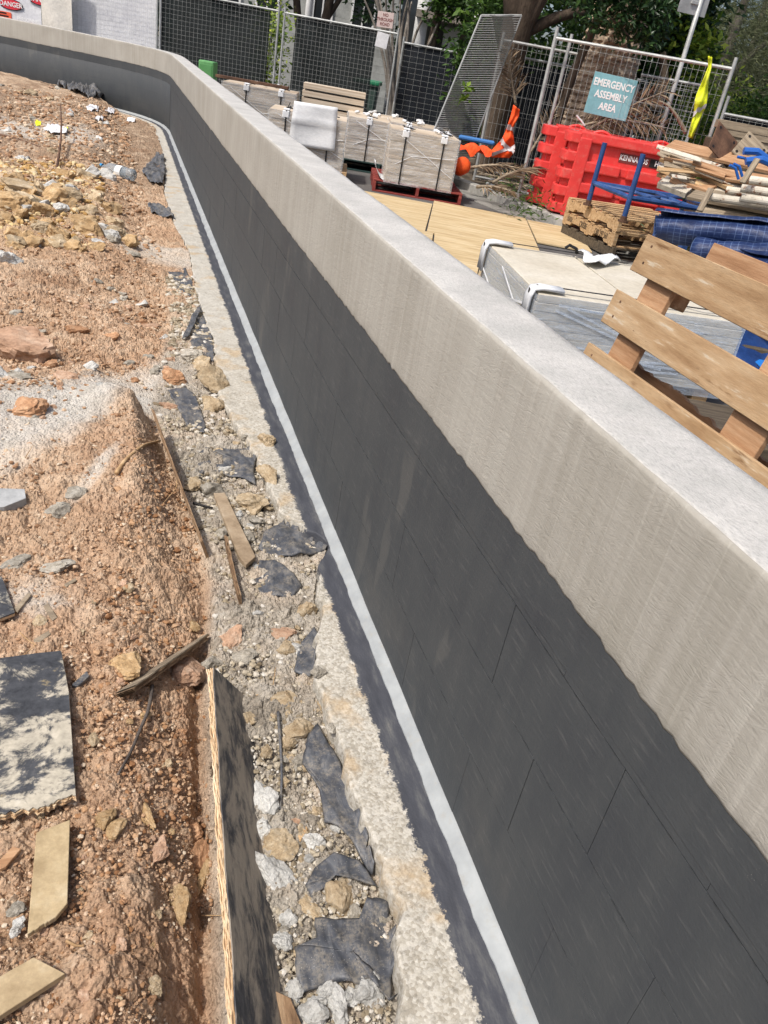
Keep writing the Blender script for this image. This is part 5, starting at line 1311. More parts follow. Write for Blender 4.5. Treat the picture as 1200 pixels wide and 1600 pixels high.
tree('glossy_tree', 'dark glossy leaved boughs hanging in front of the palm trunk top', b, [([(.0, .6, 0), (.1, .6, 1.6), (.2, .3, 2.6), (.3, .2, 3.6)], .07, .05), ([(.2, .35, 2.5), (-.1, -.1, 2.5), (.35, -.25, 2.25)], .03, .01)],
     [(.02, -.15, 2.45, .28, .25, .22), (.42, -.2, 2.40, .30, .22, .26), (.25, -.1, 2.75, .6, .3, .25), (.70, -.2, 2.5, .16, .2, .3), (-.25, .2, 2.7, .35, .3, .25)], 3200, .10, .42, M_LEAFD, M_BARK, 27, droop=.5, clump=.22)
b = at0(1012, 15.2)
tree('broadleaf_tree', 'broad leaved evergreen with yellow green tips right of the palm', b, [([(0, 0, 0), (.05, 0, 1.3), (.1, 0, 2.8)], .09, .05)], [(-.05, 0, 2.15, .55, .5, .6), (.15, 0, 2.9, .7, .6, .45), (.55, 0, 2.2, .35, .4, .4), (.0, .1, 1.5, .5, .5, .5), (.1, 0, 3.6, .8, .7, .5)], 5200, .17, .45, M_LEAFD, M_BARK, 28)
tree('tip_growth', 'yellow green young shrub between the palm and the street sign', at0(1043, 15.0), [([(0, 0, 0), (0, 0, 2.4)], .03, .02)], [(0, 0, 2.5, .38, .3, .25), (.1, 0, 2.0, .3, .3, .25)], 1100, .15, .45, M_LEAFY, M_BARK, 29, cat='shrub')
# grey green casuarinas at the right
for i, (px, d, lb, hh) in enumerate(((1085, 19.0, 'feathery grey green tree behind the street sign', 1.0), (1160, 20.0, 'feathery grey green tree above the far right fence', 1.1), (1245, 19.0, 'feathery grey green tree at the right border', 1.2), (1120, 24.0, 'taller feathery tree farther back at the right', 1.4))):
    b = at0(px, d)
    tree('feathery_tree', lb, b, [([(0, 0, 0), (.1, 0, 1.6), (.3, 0, 3.2), (.2, 0, 5)], .15, .06), ([(.15, 0, 1.9), (.9, 0, 2.9), (1.6, 0, 3.4)], .07, .03), ([(.1, 0, 1.5), (-.8, 0, 2.6), (-1.2, 0, 3.3)], .06, .03)],
         [(0, 0, 1.5, 1.1, .8, .6), (.6, 0, 2.3, 1.1, .8, .7), (-.7, 0, 2.5, 1.0, .8, .8), (.2, 0, 3.3, 1.4, .9, .8), (0, 0, 4.4, 1.5, 1.0, .9)], 17000, .20, .055, M_NEED, M_BARKG, 31 + i, 'feathery trees at the right', droop=.35, clump=.55, per=24)
for i, (px, d) in enumerate(((1080, 16.5), (1170, 15.5))):
    b = at0(px, d); tree('bush', ['low green bush behind the gate panel', 'low green bush behind the far right fence'][i], b, [([(0, 0, 0), (0, 0, 1.2)], .04, .02)], [(0, 0, 1.2, .9, .5, .7), (.5, 0, 1.7, .7, .5, .4)], 3600, .11, .4, M_LEAFY if i == 0 else M_LEAF, M_BARK, 51 + i, cat='bush')
# dead palm fronds
def frond(label, a, b_, sag, ll, n, seed, side=(0, -1, .2), grp='dead palm fronds by the fence', spread=.9):
    a, b_ = np.array(a), np.array(b_); r = np.random.default_rng(seed); t = thing('palm_frond', label, 'palm frond', tuple(a), (0, 0, 0), grp)
    s = np.linspace(0, 1, 14); q = (b_ - a)[None] * s[:, None]; q[:, 2] += sag * np.sin(s * math.pi)
    mb = MB(); mb.tube(q, np.linspace(.022, .006, 14), 6); mb.build('stalk', M_DEAD if False else M_GREYWOOD, t, smooth=True)
    ax = (b_ - a) / np.linalg.norm(b_ - a); V = []; m = 0
    for k in range(n):
        u = .12 + .86 * k / n; p = np.array([np.interp(u, s, q[:, i]) for i in range(3)])
        for sg in (-1, 1):
            up = np.array([0, 0, 1.]); sd = np.cross(ax, np.array(side)); sd /= np.linalg.norm(sd)
            dr = ax * r.uniform(.5, .9) + sd * sg * r.uniform(.5, 1) * spread + up * r.uniform(-.35, .1) + np.array(side) * r.uniform(-.2, .3); dr /= np.linalg.norm(dr)
            l = ll * r.uniform(.6, 1.1) * (1 - .5 * u); wv = np.cross(dr, r.normal(size=3)); wv /= np.linalg.norm(wv); wv *= .009
            V += [p - wv * .5, p + dr * l * .5 + wv + up * -.0, p + dr * l + np.array([0, 0, -.12 * l]), p + dr * l * .5 - wv]; m += 1
    me = quick_mesh('leaflets', np.array(V), np.arange(m * 4).reshape(-1, 4), M_DEAD); fattr(me, 'tint', r.uniform(0, 1, m), 'FACE')
    link('leaflets', me, t)
frond('dead brown palm frond fanning up to the right below the assembly sign', P(905, 212, 11.9), P(1047, 140, 11.9), .05, .42, 60, 1)
frond('dead brown palm frond lying along the top of the red barriers', P(880, 205, 12.0), P(1040, 200, 11.9), .12, .40, 60, 2)
frond('dead brown palm frond bunched behind the barriers near the palm base', P(900, 222, 12.1), P(1010, 170, 12.2), .02, .35, 50, 3)
frond('dead palm frond hanging upright in front of the dark fence left of the steel posts', P(806, 165, 12.9), P(792, 75, 12.9), .0, .42, 50, 4, spread=1.0)
frond('dead palm frond slanting behind the two steel posts', P(828, 240, 12.6), P(895, 125, 12.8), .0, .30, 50, 5)
frond('dead palm frond lying on the garden bed under the orange vest', P(735, 262, 11.6), P(830, 270, 11.4), .06, .4, 44, 6, side=(0, 0, 1))
frond('dead palm frond lying across the garden bed beside the red barriers', P(770, 285, 11.0), P(842, 262, 11.5), .05, .4, 44, 7, side=(0, 0, 1))
frond('short dead palm frond on the soil behind the kerb', P(745, 292, 10.9), P(800, 300, 10.6), .03, .3, 34, 8, side=(0, 0, 1))
q, rr = limb([P(1033, 100, 12.3), P(1036, 128, 12.3), P(1022, 150, 12.3)], .03, .05)
# bent brown branch beside the sign pole
a = P(1070, 212, 11.6); mb = MB(); q, rr = limb([P(1072, 208, 11.6) - a, P(1060, 185, 11.6) - a, P(1045, 165, 11.6) - a, P(1030, 158, 11.6) - a], .028, .012); mb.tube(q, rr, 8); tag(mb.build('branch', M_GREYWOOD, loc=a, smooth=True), 'bent brown branch leaning beside the street sign pole', 'branch')
a = P(1035, 90, 13.6); mb = MB(); q, rr = limb([P(1025, 175, 13.6) - a, P(1038, 125, 13.6) - a, P(1035, 82, 13.6) - a], .09, .05); mb.tube(q, rr, 8); tag(mb.build('stump', M_BARK, loc=a, smooth=True), 'dry brown curled trunk behind the wire panel near the sign pole', 'trunk')
r4 = np.random.default_rng(14)
for k in range(34):
    px = r4.uniform(735, 850); py = 250 + (px - 735) * .45 + r4.uniform(-22, 22); c = G(px, py, .17); a = r4.uniform(0, 3.1); L = r4.uniform(.12, .45); v = np.array([math.cos(a), math.sin(a), r4.uniform(-.15, .25)]) * L
    mb = MB(); mb.tube([-v, v * .1 + np.array([0, 0, .02]), v], r4.uniform(.005, .014), 5); tag(mb.build('dry_stick', M_GREYWOOD, loc=c), 'dry brown stick among the litter behind the kerb', 'stick', 'dry sticks littering the garden bed')
# low green weeds by the barrier foot
me = leaf_mesh('weeds', [(*G(835, 330, .12)[:2], .17, .35, .3, .07), (*G(800, 305, .12)[:2], .15, .25, .25, .05), (*P(1105, 333, 7.8)[:2], .5, .2, .2, .08)], 700, .09, .2, M_LEAF, 61); tag(link('weeds', me), kind='stuff')
# orange and yellow clothing and netting
def rows_cloth(name, label, cat, rows, d, mat, tapes, tmat, seed, thick=.012, amp=.03):
    a0 = P(*rows[0][0], d); t = thing(name, label, cat, tuple(a0)); n = 30; m = 9
    rr_ = np.array([[r0, r1] for r0, r1 in rows], float); tt = np.linspace(0, len(rows) - 1, n)
    L = np.stack([np.interp(tt, np.arange(len(rows)), rr_[:, 0, i]) for i in (0, 1)], 1); R_ = np.stack([np.interp(tt, np.arange(len(rows)), rr_[:, 1, i]) for i in (0, 1)], 1)
    def pt(i, u, off=0):
        q = L[i] * (1 - u) + R_[i] * u; dd = d + amp * math.sin(u * 8 + i * .35 + seed) * math.sin(u * math.pi) - amp * math.sin(u * math.pi) + off + .02 * math.sin(i * .7); return P(q[0], q[1], dd) - a0
    mb = MB(); mb.grid(np.array([[pt(i, j / (m - 1)) for j in range(m)] for i in range(n)])); o_ = mb.build('cloth', mat, t, smooth=True); md = o_.modifiers.new('s', 'SOLIDIFY'); md.thickness = thick
    for (i0, i1, w_) in tapes:
        g = [[pt(int(round(min(n - 1, max(0, i0 + (i1 - i0) * j / 8 + w_ * e)))), j / 8, -.018) for e in (0, .5, 1)] for j in range(9)]
        mb = MB(); mb.grid(np.array(g)); mb.build('reflective_tape', tmat, t, smooth=True)
    return t
M_ORANGE = simple('orange_hi_vis', [(226, 66, 20), (240, 84, 30), (246, 104, 44)], 5, .7, .5, 12, rndv=0, bdist=.02)
M_YELLOW = simple('yellow_hi_vis', [(206, 214, 30), (222, 230, 44), (230, 236, 80)], 5, .7, .5, 12, rndv=0, bdist=.02, spots=[((198, 150, 130), 9, .62, .7)])
M_TAPE = simple('silver_tape', [(196, 186, 186), (216, 210, 210)], 20, .5, .1, rndv=0)
rows_cloth('hi_vis_vest', 'orange hi vis vest with silver tape hanging on the dead fronds', 'vest', [((802, 164), (812, 172)), ((798, 180), (811, 182)), ((793, 195), (803, 197)), ((789, 207), (802, 208)), ((783, 219), (803, 219)), ((774, 228), (805, 230)), ((765, 238), (804, 238)), ((767, 246), (796, 247))], 11.95, M_ORANGE, ((8, 9, 2.5), (15, 23, 2.5), (26, 19, 2.5)), M_TAPE, 1)
rows_cloth('hi_vis_vest', 'yellow hi vis vest hanging on the right end post of the wire panel', 'vest', [((1106, 88), (1113, 90)), ((1106, 104), (1112, 106)), ((1098, 125), (1107, 128)), ((1089, 145), (1106, 148)), ((1085, 160), (1104, 165)), ((1084, 176), (1097, 180)), ((1079, 195), (1089, 200)), ((1075, 214), (1082, 217))], 10.85, M_YELLOW, ((20, 16, 2),), M_TAPE, 2)
c = P(742, 243, 11.9); g = np.array([[(-.22 + .44 * i / 11, .1 * (j / 7 - .5), .05 + .07 * math.sin(i * 1.1 + j) * math.sin(math.pi * i / 11) + .06 * math.sin(math.pi * j / 7)) for j in range(8)] for i in range(12)])
mb = MB(); mb.grid(g); o_ = tag(mb.build('orange_netting', M_ORANGE, loc=c, rot=(.3, 0, PHI), smooth=True), 'crumpled orange netting on the litter left of the orange vest', 'netting')
c = P(721, 260, 11.5); mb = MB(); mb.tube([(0, 0, -.1), (0, 0, -.06), (0, 0, .06), (0, 0, .1)], [.07, .11, .11, .06], 14); tag(mb.build('orange_plug', M_ORANGE, loc=(c[0], c[1], c[2]), rot=(1.2, 0, 0), smooth=True), 'round orange plastic plug beside the red pallet stack', 'plug')
c = P(745, 219, 12.4); mb = MB(); mb.bar(-RT[0] * np.array([.28, 0, 0]) - np.array([0, 0, 0]), RT[0] * np.array([.28, 0, 0]), .1, .06); tag(mb.build('blue_pipe', flat('blue_pipe_paint', (60, 112, 170), .5), loc=c, rot=(0, 0, PHI), bevel=.02), 'short blue tube lying behind the leaning mesh sheet', 'pipe')
c = P(805, 118, 14.3); mb = MB(); mb.box((0, 0, 0), (.13, .01, .34)); tag(mb.build('blue_notice', flat('blue_notice_board', (36, 118, 190), .6), loc=c, rot=(0, 0, PHI)), 'small blue notice on the dark fence left of the steel posts', 'notice')
c = P(728, 147, 12.3); me = leaf_mesh('dry_leaf', [(0, 0, 0, .05, .04, .09)], 30, .10, .6, M_LEAFY, 71, clump=.06); tag(link('leaf_clump', me, None, c), 'dry yellow leaf clump caught on the leaning mesh sheet', 'leaf')
# ------------------------------------------------------------------ stones, boards and scraps on the dug-out ground
def ico(sub):
    bm = bmesh.new(); bmesh.ops.create_icosphere(bm, subdivisions=sub, radius=1); V = np.array([v.co[:] for v in bm.verts]); Fc = [tuple(v.index for v in f.verts) for f in bm.faces]; bm.free(); return V, np.array(Fc)
ICO = {k: ico(k) for k in (1, 2, 3, 4)}
def rock_mesh(name, mat, seed, sub=3, rough=.22, cuts=9):
    V, Fc = ICO[sub]; r = np.random.default_rng(seed); V = V.copy()
    for k in range(cuts):
        n = r.normal(size=3); n /= np.linalg.norm(n); d = r.uniform(.45, .82); e = V @ n - d; V = V - np.where(e > 0, e * .92, 0)[:, None] * n
    o = r.uniform(0, 50, 3)
    f = (vn3(V * 1.6 + o, 1) - .5) * rough * 1.5 + (vn3(V * 4 + o, 2) - .5) * rough * .8
    if sub >= 3: f = f + (vn3(V * 9 + o, 3) - .5) * rough * .55
    if sub >= 4: f = f + (vn3(V * 20 + o, 4) - .5) * rough * .3
    V = V * (1 + f)[:, None]
    me = quick_mesh(name, V, Fc, mat)
    return me
def m_rock(name, cols, bump=.6, pits=0):
    k = Mat(name); v = k.coords(scale=(1, 1, 1)); n = k.noise(v, 1.6, 7, .7); f = k.noise(v, 9, 6, .72)
    c = k.ramp(n, stops(cols)); c = k.mix(.5, c, k.ramp(f, [(.3, (120, 112, 104)), (.52, (232, 230, 226)), (.7, (255, 255, 255))]), 'MULTIPLY')
    oi = k.n('ShaderNodeObjectInfo'); hs = k.n('ShaderNodeHueSaturation'); k.l(c, hs.inputs['Color']); k.l(k.math('ADD', k.math('MULTIPLY', oi.outputs['Random'], .34), .82), hs.inputs['Value'])
    return k.fin(hs.outputs[0], .93, k.bump(k.math('ADD', f, k.math('MULTIPLY', k.noise(v, 30, 4, .7), .5)), bump, .004), .15)
RK = {'p': m_rock('pinkish_rock', [(154, 122, 98), (182, 150, 126), (202, 178, 156)]), 'y': m_rock('ochre_clod', [(152, 124, 88), (180, 152, 114), (200, 178, 144)]),
      'g': m_rock('grey_rubble', [(132, 126, 114), (164, 158, 146), (188, 184, 174)]), 'w': m_rock('white_concrete', [(166, 164, 158), (196, 196, 192), (214, 214, 210)], .8),
      't': m_rock('tan_rubble', [(146, 126, 98), (176, 158, 130), (196, 182, 158)]), 'o': m_rock('orange_rock', [(150, 112, 82), (178, 138, 106), (198, 164, 132)])}
ROCKS = {k: [rock_mesh('rock', m, 100 * i + j, 4, .42 if k == 'w' else .30, 13) for j in range(7)] for i, (k, m) in enumerate(RK.items())}
SMALL = {k: [rock_mesh('stone', m, 1000 + 100 * i + j, 3, .42, 11) for j in range(5)] for i, (k, m) in enumerate(RK.items())}
RR = np.random.default_rng(77)
def rock(px, py, wpx, hpx, kind, label, name='rock', cat='rock', group=None, sink=.33, flat_=.75, me=None):
    p = hit(px, py); dist = np.linalg.norm(p - CO); w_ = wpx * dist / F / 2; h_ = hpx * dist / F / 2
    dz = w_ * flat_ if hpx > wpx * .6 else h_ * .8
    me = me or ROCKS[kind][RR.integers(7)]
    o_ = link(name, me, None, (p[0], p[1], p[2] + dz * (1 - sink * 2) * .6), (RR.uniform(-.25, .25), RR.uniform(-.25, .25), RR.uniform(-.5, .5)))
    ly = max(w_ * .6, min(h_ * 1.25, w_ * 2.4))
    o_.scale = (w_ * 1.12, ly * 1.05, dz)
    return tag(o_, label, cat, group)
big = [(28, 553, 120, 80, 'p', 'largest buff rock at the left edge of the dug ground'), (45, 642, 46, 38, 'o', 'squarish orange brown rock on the washed grey cement'), (2, 588, 26, 28, 'w', 'pinkish white stone below the largest buff rock'),
       (30, 590, 46, 22, 'g', 'flat grey stone below the largest buff rock'), (98, 592, 42, 22, 'p', 'buff stone right of the largest rock'), (80, 572, 26, 18, 'o', 'small orange stone touching the largest rock'), (117, 518, 40, 22, 'o', 'orange stone on the loose red soil'),
       (138, 577, 24, 22, 'w', 'white stone chip on the red soil'), (176, 530, 26, 20, 'o', 'orange lump near the scooped hollow'), (225, 475, 16, 14, 'p', 'small pink stone by the cement lip'), (235, 510, 30, 10, 'p', 'flat pale brown clod under the footing edge'),
       (14, 322, 50, 40, 'y', 'big ochre clod at the left border'), (62, 332, 44, 30, 'y', 'ochre clod top of the yellow spoil'), (92, 372, 46, 36, 'y', 'ochre clod lowest front of the yellow spoil'), (142, 364, 48, 34, 'y', 'smooth ochre boulder at the right end of the spoil'),
       (125, 345, 50, 22, 'y', 'darker ochre clod behind the smooth boulder'), (62, 360, 30, 24, 't', 'tan clod in the middle of the spoil'), (20, 368, 34, 26, 'y', 'ochre clod at the lower left of the spoil'), (110, 310, 36, 24, 't', 'tan clod on the back of the spoil'),
       (14, 413, 40, 26, 'w', 'chalky white lump at the left border'), (182, 368, 30, 20, 't', 'pale clod right of the smooth boulder'), (40, 298, 60, 26, 't', 'pale dusty heap at the back of the spoil'), (85, 300, 40, 24, 't', 'second pale dusty heap at the back'),
       (205, 398, 36, 16, 'g', 'grey cement crust piece at the edge of the gully'), (179, 378, 24, 18, 'g', 'dark grey broken chip beside the gully'),
       (338, 597, 46, 42, 't', 'brown concrete lump broken from the footing edge'), (318, 572, 34, 30, 't', 'tan lump beside the broken footing edge'), (330, 640, 42, 30, 't', 'tan lump below the brown concrete lump'), (300, 560, 40, 26, 'g', 'grey lump at the mouth of the gully'), (276, 596, 40, 26, 'o', 'pink orange rock at the mouth of the gully'),
       (262, 636, 30, 18, 'p', 'pale stone on the broken crust'), (303, 762, 32, 34, 't', 'tan upright stone beside the weathered ply edge'), (336, 770, 44, 34, 'g', 'grey lump between the ply edge and the black scrap'), (392, 790, 46, 44, 't', 'pale concrete lump beside the flat batten'), (370, 808, 22, 30, 'w', 'whitish chip close to the batten top'),
       (404, 815, 40, 16, 'g', 'flat grey chip right of the batten'), (385, 840, 26, 26, 'g', 'grey chip by the middle of the batten'), (350, 738, 26, 16, 'w', 'small white chip above the batten'), (418, 745, 30, 40, 't', 'cracked tan block on the footing edge'), (415, 690, 30, 30, 't', 'broken tan block above the cracked one'),
       (438, 992, 52, 26, 'p', 'long pink rock lying between black scraps'), (446, 1020, 34, 28, 't', 'square tan stone below the long pink rock'), (364, 1000, 42, 44, 'p', 'pale pink rock at the top of the formwork board'), (377, 1002, 18, 16, 'g', 'bluish pebble beside the pale pink rock'),
       (380, 1027, 40, 24, 'g', 'grey rubble lump below the pale pink rock'), (331, 1038, 34, 24, 'g', 'grey green lump by the formwork board end'), (478, 958, 40, 26, 't', 'half buried tan lump beside the footing'), (462, 1012, 20, 18, 't', 'small tan stone beside the square one'), (497, 1050, 24, 24, 'g', 'grey pebble lump against the footing'),
       (295, 1052, 60, 54, 'p', 'pink rock under the broken board'), (200, 1040, 50, 50, 'y', 'ochre rock half buried by the broken board'), (450, 1097, 56, 28, 't', 'long tan stone across the rubble'), (388, 1124, 32, 34, 't', 'round tan stone next to the formwork board'), (464, 1146, 44, 30, 't', 'smooth tan stone above its twin'), (451, 1166, 30, 22, 't', 'smooth tan stone lower of the pair'),
       (416, 1177, 20, 22, 't', 'small brown stone by the plastic strip'), (494, 1110, 20, 22, 't', 'brown pebble near the footing edge'), (521, 1138, 22, 24, 'g', 'dark grey pebble tucked at the footing'), (412, 1258, 48, 70, 'w', 'largest white concrete chunk in the rubble'), (403, 1303, 36, 34, 'w', 'white concrete chunk under the largest one'), (427, 1372, 50, 62, 'w', 'white concrete chunk beside the formwork board'),
       (442, 1322, 52, 38, 't', 'flat tan stone between the white chunks'), (461, 1283, 24, 12, 'p', 'thin pinkish chip among the white chunks'), (492, 1318, 36, 28, 'w', 'knobbly white concrete bit in the middle of the rubble'), (528, 1404, 44, 46, 't', 'flat buff stone on the black plastic'), (488, 1420, 24, 32, 't', 'wedge shaped buff stone'), (553, 1425, 18, 26, 'g', 'bluish grey flake beside the flat buff stone'),
       (578, 1556, 42, 44, 'w', 'white concrete chunk lying on the black plastic'), (482, 1590, 44, 34, 'w', 'white rubble chunk at the bottom border'), (505, 1560, 36, 24, 'w', 'white rubble chunk near the bottom border'), (527, 1580, 40, 40, 'w', 'biggest white chunk of the bottom cluster'), (548, 1562, 26, 26, 'w', 'round white chip of the bottom cluster'),
       (440, 1470, 34, 30, 'w', 'white rubble bit left of the black plastic'), (447, 1440, 26, 22, 'w', 'whitish chip above the left rubble bit'), (456, 1550, 26, 30, 'w', 'white chip beside the wood splinter'), (425, 1545, 26, 22, 'w', 'pale chip at the foot of the formwork board'),
       (28, 879, 46, 20, 'g', 'flat pale stone on the soil above the ply sheet'), (86, 886, 50, 20, 'g', 'flat grey stone right of the pale one'), (61, 978, 26, 24, 't', 'round pale stone between wood chips'), (183, 1294, 30, 30, 'y', 'ochre stone on the cut bank'), (165, 1282, 34, 26, 'y', 'second ochre stone on the cut bank'), (230, 1275, 18, 46, 'y', 'long buff stone upright in the bank'),
       (26, 1420, 24, 20, 'g', 'grey slate chip left of the upright offcut'), (27, 1452, 26, 16, 'w', 'pale slate chip lower left of the upright offcut'), (6, 1328, 20, 20, 'p', 'pink stone under the ply sheet'), (237, 1540, 24, 32, 't', 'pointed grey stone at the foot of the bank'), (129, 1557, 28, 22, 'p', 'pale pink stone right of the lower offcut'), (188, 1475, 18, 20, 'p', 'small pink stone below the bank'),
       (95, 800, 40, 26, 'g', 'grey cement lump on the cement smear'), (120, 775, 36, 24, 'g', 'upper grey cement lump on the smear'), (70, 548, 26, 16, 'g', 'grey flake by the largest buff rock'), (310, 1345, 40, 50, 'o', 'orange rock in the bank against the board'), (305, 1300, 30, 34, 'o', 'small orange rock in the bank'), (315, 1370, 30, 60, 'y', 'brown rock in the bank by the board'),
       (280, 1420, 36, 50, 'y', 'brown lump low in the bank'), (250, 1330, 34, 44, 'p', 'pinkish lump high in the bank')]
for b_ in big: rock(*b_)
# many small stones, 2 - 4 cm, grouped by where they lie
def scatter(n, kinds, pyr, fx, szpx, label, group):
    k = 0
    while k < n:
        py = RR.uniform(*pyr); x0, x1 = fx(py); px = RR.uniform(x0, x1); s = RR.uniform(*szpx) * (1 if RR.random() < .8 else 1.4)
        rock(px, py, s, s * RR.uniform(.6, .95), kinds[RR.integers(len(kinds))], label, 'stone', 'stone', group, .33, .75, SMALL[kinds[RR.integers(len(kinds))]][RR.integers(5)]); k += 1
fbx = lambda py: (np.interp(py, [640, 800, 1000, 1120, 1250, 1600], [290, 330, 370, 395, 410, 435]), np.interp(py, [640, 800, 900, 1000, 1180, 1400, 1600], [365, 430, 485, 490, 525, 600, 610]))
scatter(78, 'ggttw', (660, 1590), fbx, (11, 20), 'small grey or tan rubble stone in the gap beside the footing', 'small rubble stones beside the footing')
scatter(60, 'ppyto', (860, 1590), lambda py: (0, np.interp(py, [860, 1050, 1600], [330, 310, 320])), (9, 17), 'small pinkish stone on the reddish cut soil', 'small stones on the reddish soil')
scatter(50, 'ppogw', (440, 660), lambda py: (0, np.interp(py, [440, 560, 660], [260, 280, 180])), (9, 17), 'small stone on the loose soil around the scooped hollow', 'small stones around the hollow')
scatter(62, 'yytw', (275, 395), lambda py: (0, 205), (12, 34), 'small ochre clod in the yellow spoil heap', 'small ochre clods')
scatter(30, 'tgpw', (130, 290), lambda py: (0, np.interp(py, [130, 290], [120, 235])), (8, 14), 'small pale stone on the far brown soil', 'small stones on the far soil')

def gravel(name, n, mat, region, smin, smax, seed, cols):
    """uncountable crumbs: one mesh of little faceted bits"""
    r = np.random.default_rng(seed); V0, F0 = ICO[1]
    y = np.exp(r.uniform(math.log(region[0]), math.log(region[1]), n)); xa, xb = region[2](y); x = xa + (xb - xa) * r.uniform(0, 1, n)
    ok = ~in_foot(x, y)
    cl = CEML[0]; ok &= ~((np.abs(y - np.interp(x, cl[:, 0], cl[:, 1])) < .3) & (r.uniform(0, 1, n) < .85)); x, y = x[ok], y[ok]; n = len(x)
    d = np.sqrt(x ** 2 + y ** 2 + 2.1); s = (smin + (smax - smin) * r.uniform(0, 1, n) ** 2.6) * np.clip(d / 2.0, .8, 6)
    z = terrain(x, y)
    sc = r.uniform(.6, 1.3, (n, 1, 3)) * s[:, None, None]; sc[:, :, 2] *= .7
    V = V0[None] * (1 + r.uniform(-.25, .25, (n, len(V0), 1))) * sc
    a = r.uniform(0, 6.28, n); ca, sa_ = np.cos(a)[:, None], np.sin(a)[:, None]
    X = V[:, :, 0] * ca - V[:, :, 1] * sa_; Yy = V[:, :, 0] * sa_ + V[:, :, 1] * ca
    V = np.stack([X + x[:, None], Yy + y[:, None], V[:, :, 2] + (z + s * .25)[:, None]], 2).reshape(-1, 3)
    Fq = (F0[None] + (np.arange(n) * len(V0))[:, None, None]).reshape(-1, 3)
    me = quick_mesh(name, V, Fq, mat); fattr(me, 'tint', np.repeat(r.uniform(0, 1, n), len(F0)), 'FACE')
    return tag(link(name, me), kind='stuff')
def m_crumb(name, cols):
    k = Mat(name); c = k.ramp(k.attr('tint'), stops(cols, 0, 1)); c = k.mix(.4, c, k.ramp(k.noise(k.coords(True), 200, 4, .7), [(.3, (120, 115, 110)), (.6, (255, 255, 255))]), 'MULTIPLY'); return k.fin(c, .95, None, .1)
_xl = lambda y: -.34 - .26 * y
gravel('soil_crumbs', 42000, m_crumb('soil_crumb', [(132, 102, 76), (160, 126, 98), (178, 146, 116), (196, 168, 140), (204, 190, 168)]), (.5, 15, lambda y: (_xl(y), BX(y))), .0010, .0062, 1, None)
gravel('rubble_crumbs', 13000, m_crumb('rubble_crumb', [(118, 106, 88), (152, 140, 118), (174, 164, 144), (190, 182, 166), (202, 198, 190)]), (.5, 5.5, lambda y: (BX(y) + .015, WX - foot_w(y) + .03)), .0015, .0085, 2, None)
gravel('ochre_crumbs', 2500, m_crumb('ochre_crumb', [(150, 116, 70), (186, 152, 100), (206, 182, 136), (214, 200, 170)]), (5.6, 8.6, lambda y: (_xl(y), -.15 + 0 * y)), .002, .010, 3, None)
gravel('bank_lumps', 2200, m_crumb('bank_lump', [(128, 92, 64), (156, 118, 86), (178, 142, 108), (192, 162, 132)]), (.5, 2.6, lambda y: (BX(y) - .28, BX(y) - .0)), .002, .009, 4, None)

# black plastic membrane scraps
def m_plastic():
    k = Mat('dusty_black_membrane'); v = k.coords(True); n = k.noise(v, 24, 7, .7); st = k.noise(k.coords(True, True, (1, .35, 1)), 45, 5, .65, .6)
    c = k.ramp(st, [(.3, (50, 53, 58)), (.5, (70, 73, 79)), (.7, (100, 102, 105))])
    dust = k.math('MULTIPLY', k.step(n, .42, .66), k.step(k.noise(v, 150, 4, .7), .35, .6)); c = k.mix(k.math('MULTIPLY', dust, .6), c, srgb((146, 138, 124)))
    scr = k.step(k.noise(k.coords(True, True, (1, 6, 1)), 60, 3, .6), .62, .68); c = k.mix(k.math('MULTIPLY', scr, .35), c, srgb((130, 130, 128)))
    fl = k.step(k.vor(v, 170), .12, .06); c = k.mix(k.math('MULTIPLY', fl, .7), c, srgb((196, 192, 182)))
    k.b.inputs['Coat Weight'].default_value = 0.0
    return k.fin(c, k.math('ADD', .45, k.math('MULTIPLY', dust, .45)), k.bump(st, .35, .006), .4)
M_MEM = m_plastic()
def pip(px, py, poly):
    c = False; j = len(poly) - 1
    for i in range(len(poly)):
        xi, yi = poly[i]; xj, yj = poly[j]
        if (yi > py) != (yj > py) and px < (xj - xi) * (py - yi) / (yj - yi) + xi: c = not c
        j = i
    return c
def scrap(label, poly, lift=.008, wr=.008, seed=0, mat=None, cell=5.0, name='membrane_scrap', cat='plastic scrap'):
    W = np.array([hit(*p) for p in poly]); c0 = W.mean(0); L2 = W[:, :2] - c0[:2]
    ctr = L2.mean(0)
    # ring mesh from the centre outwards, edge wobbling
    m = 0; ring = []
    for i in range(len(L2)):
        a, b = L2[i], L2[(i + 1) % len(L2)]; k = max(2, int(np.hypot(*(b - a)) / .008))
        for q in range(min(k, 14)): ring.append(a + (b - a) * q / min(k, 14))
    ring = np.array(ring); n = len(ring); nr = 12; V = np.zeros((nr + 1, n, 3))
    for i in range(nr + 1):
        t = i / nr; q = ctr + (ring - ctr) * t
        if i == nr: q = q + (ring - ctr) * (.05 * fbm(ring[:, 0] * 70 + seed, ring[:, 1] * 70, 3, 200 + seed))[:, None]
        gx, gy = q[:, 0] + c0[0], q[:, 1] + c0[1]
        z = np.maximum(terrain(gx, gy), np.where(in_foot(gx, gy), -.03, -9)) + lift
        rd = np.abs(fbm(gx * 16 + seed, gy * 16, 2, 210 + seed)); z = z + wr * (1.3 * fbm(gx * 12 + seed, gy * 12, 2, 220 + seed) - .9 * rd + .3) + (-.004 if i == nr else 0)
        V[i] = np.stack([q[:, 0], q[:, 1], z - c0[2]], 1)
    V = np.concatenate([V, V[:, :1]], 1)
    mb = MB(); mb.grid(V[:, ::-1]); o_ = mb.build(name, mat or M_MEM, loc=c0, smooth=True); md = o_.modifiers.new('s', 'SOLIDIFY'); md.thickness = .0022
    return tag(o_, label, cat)
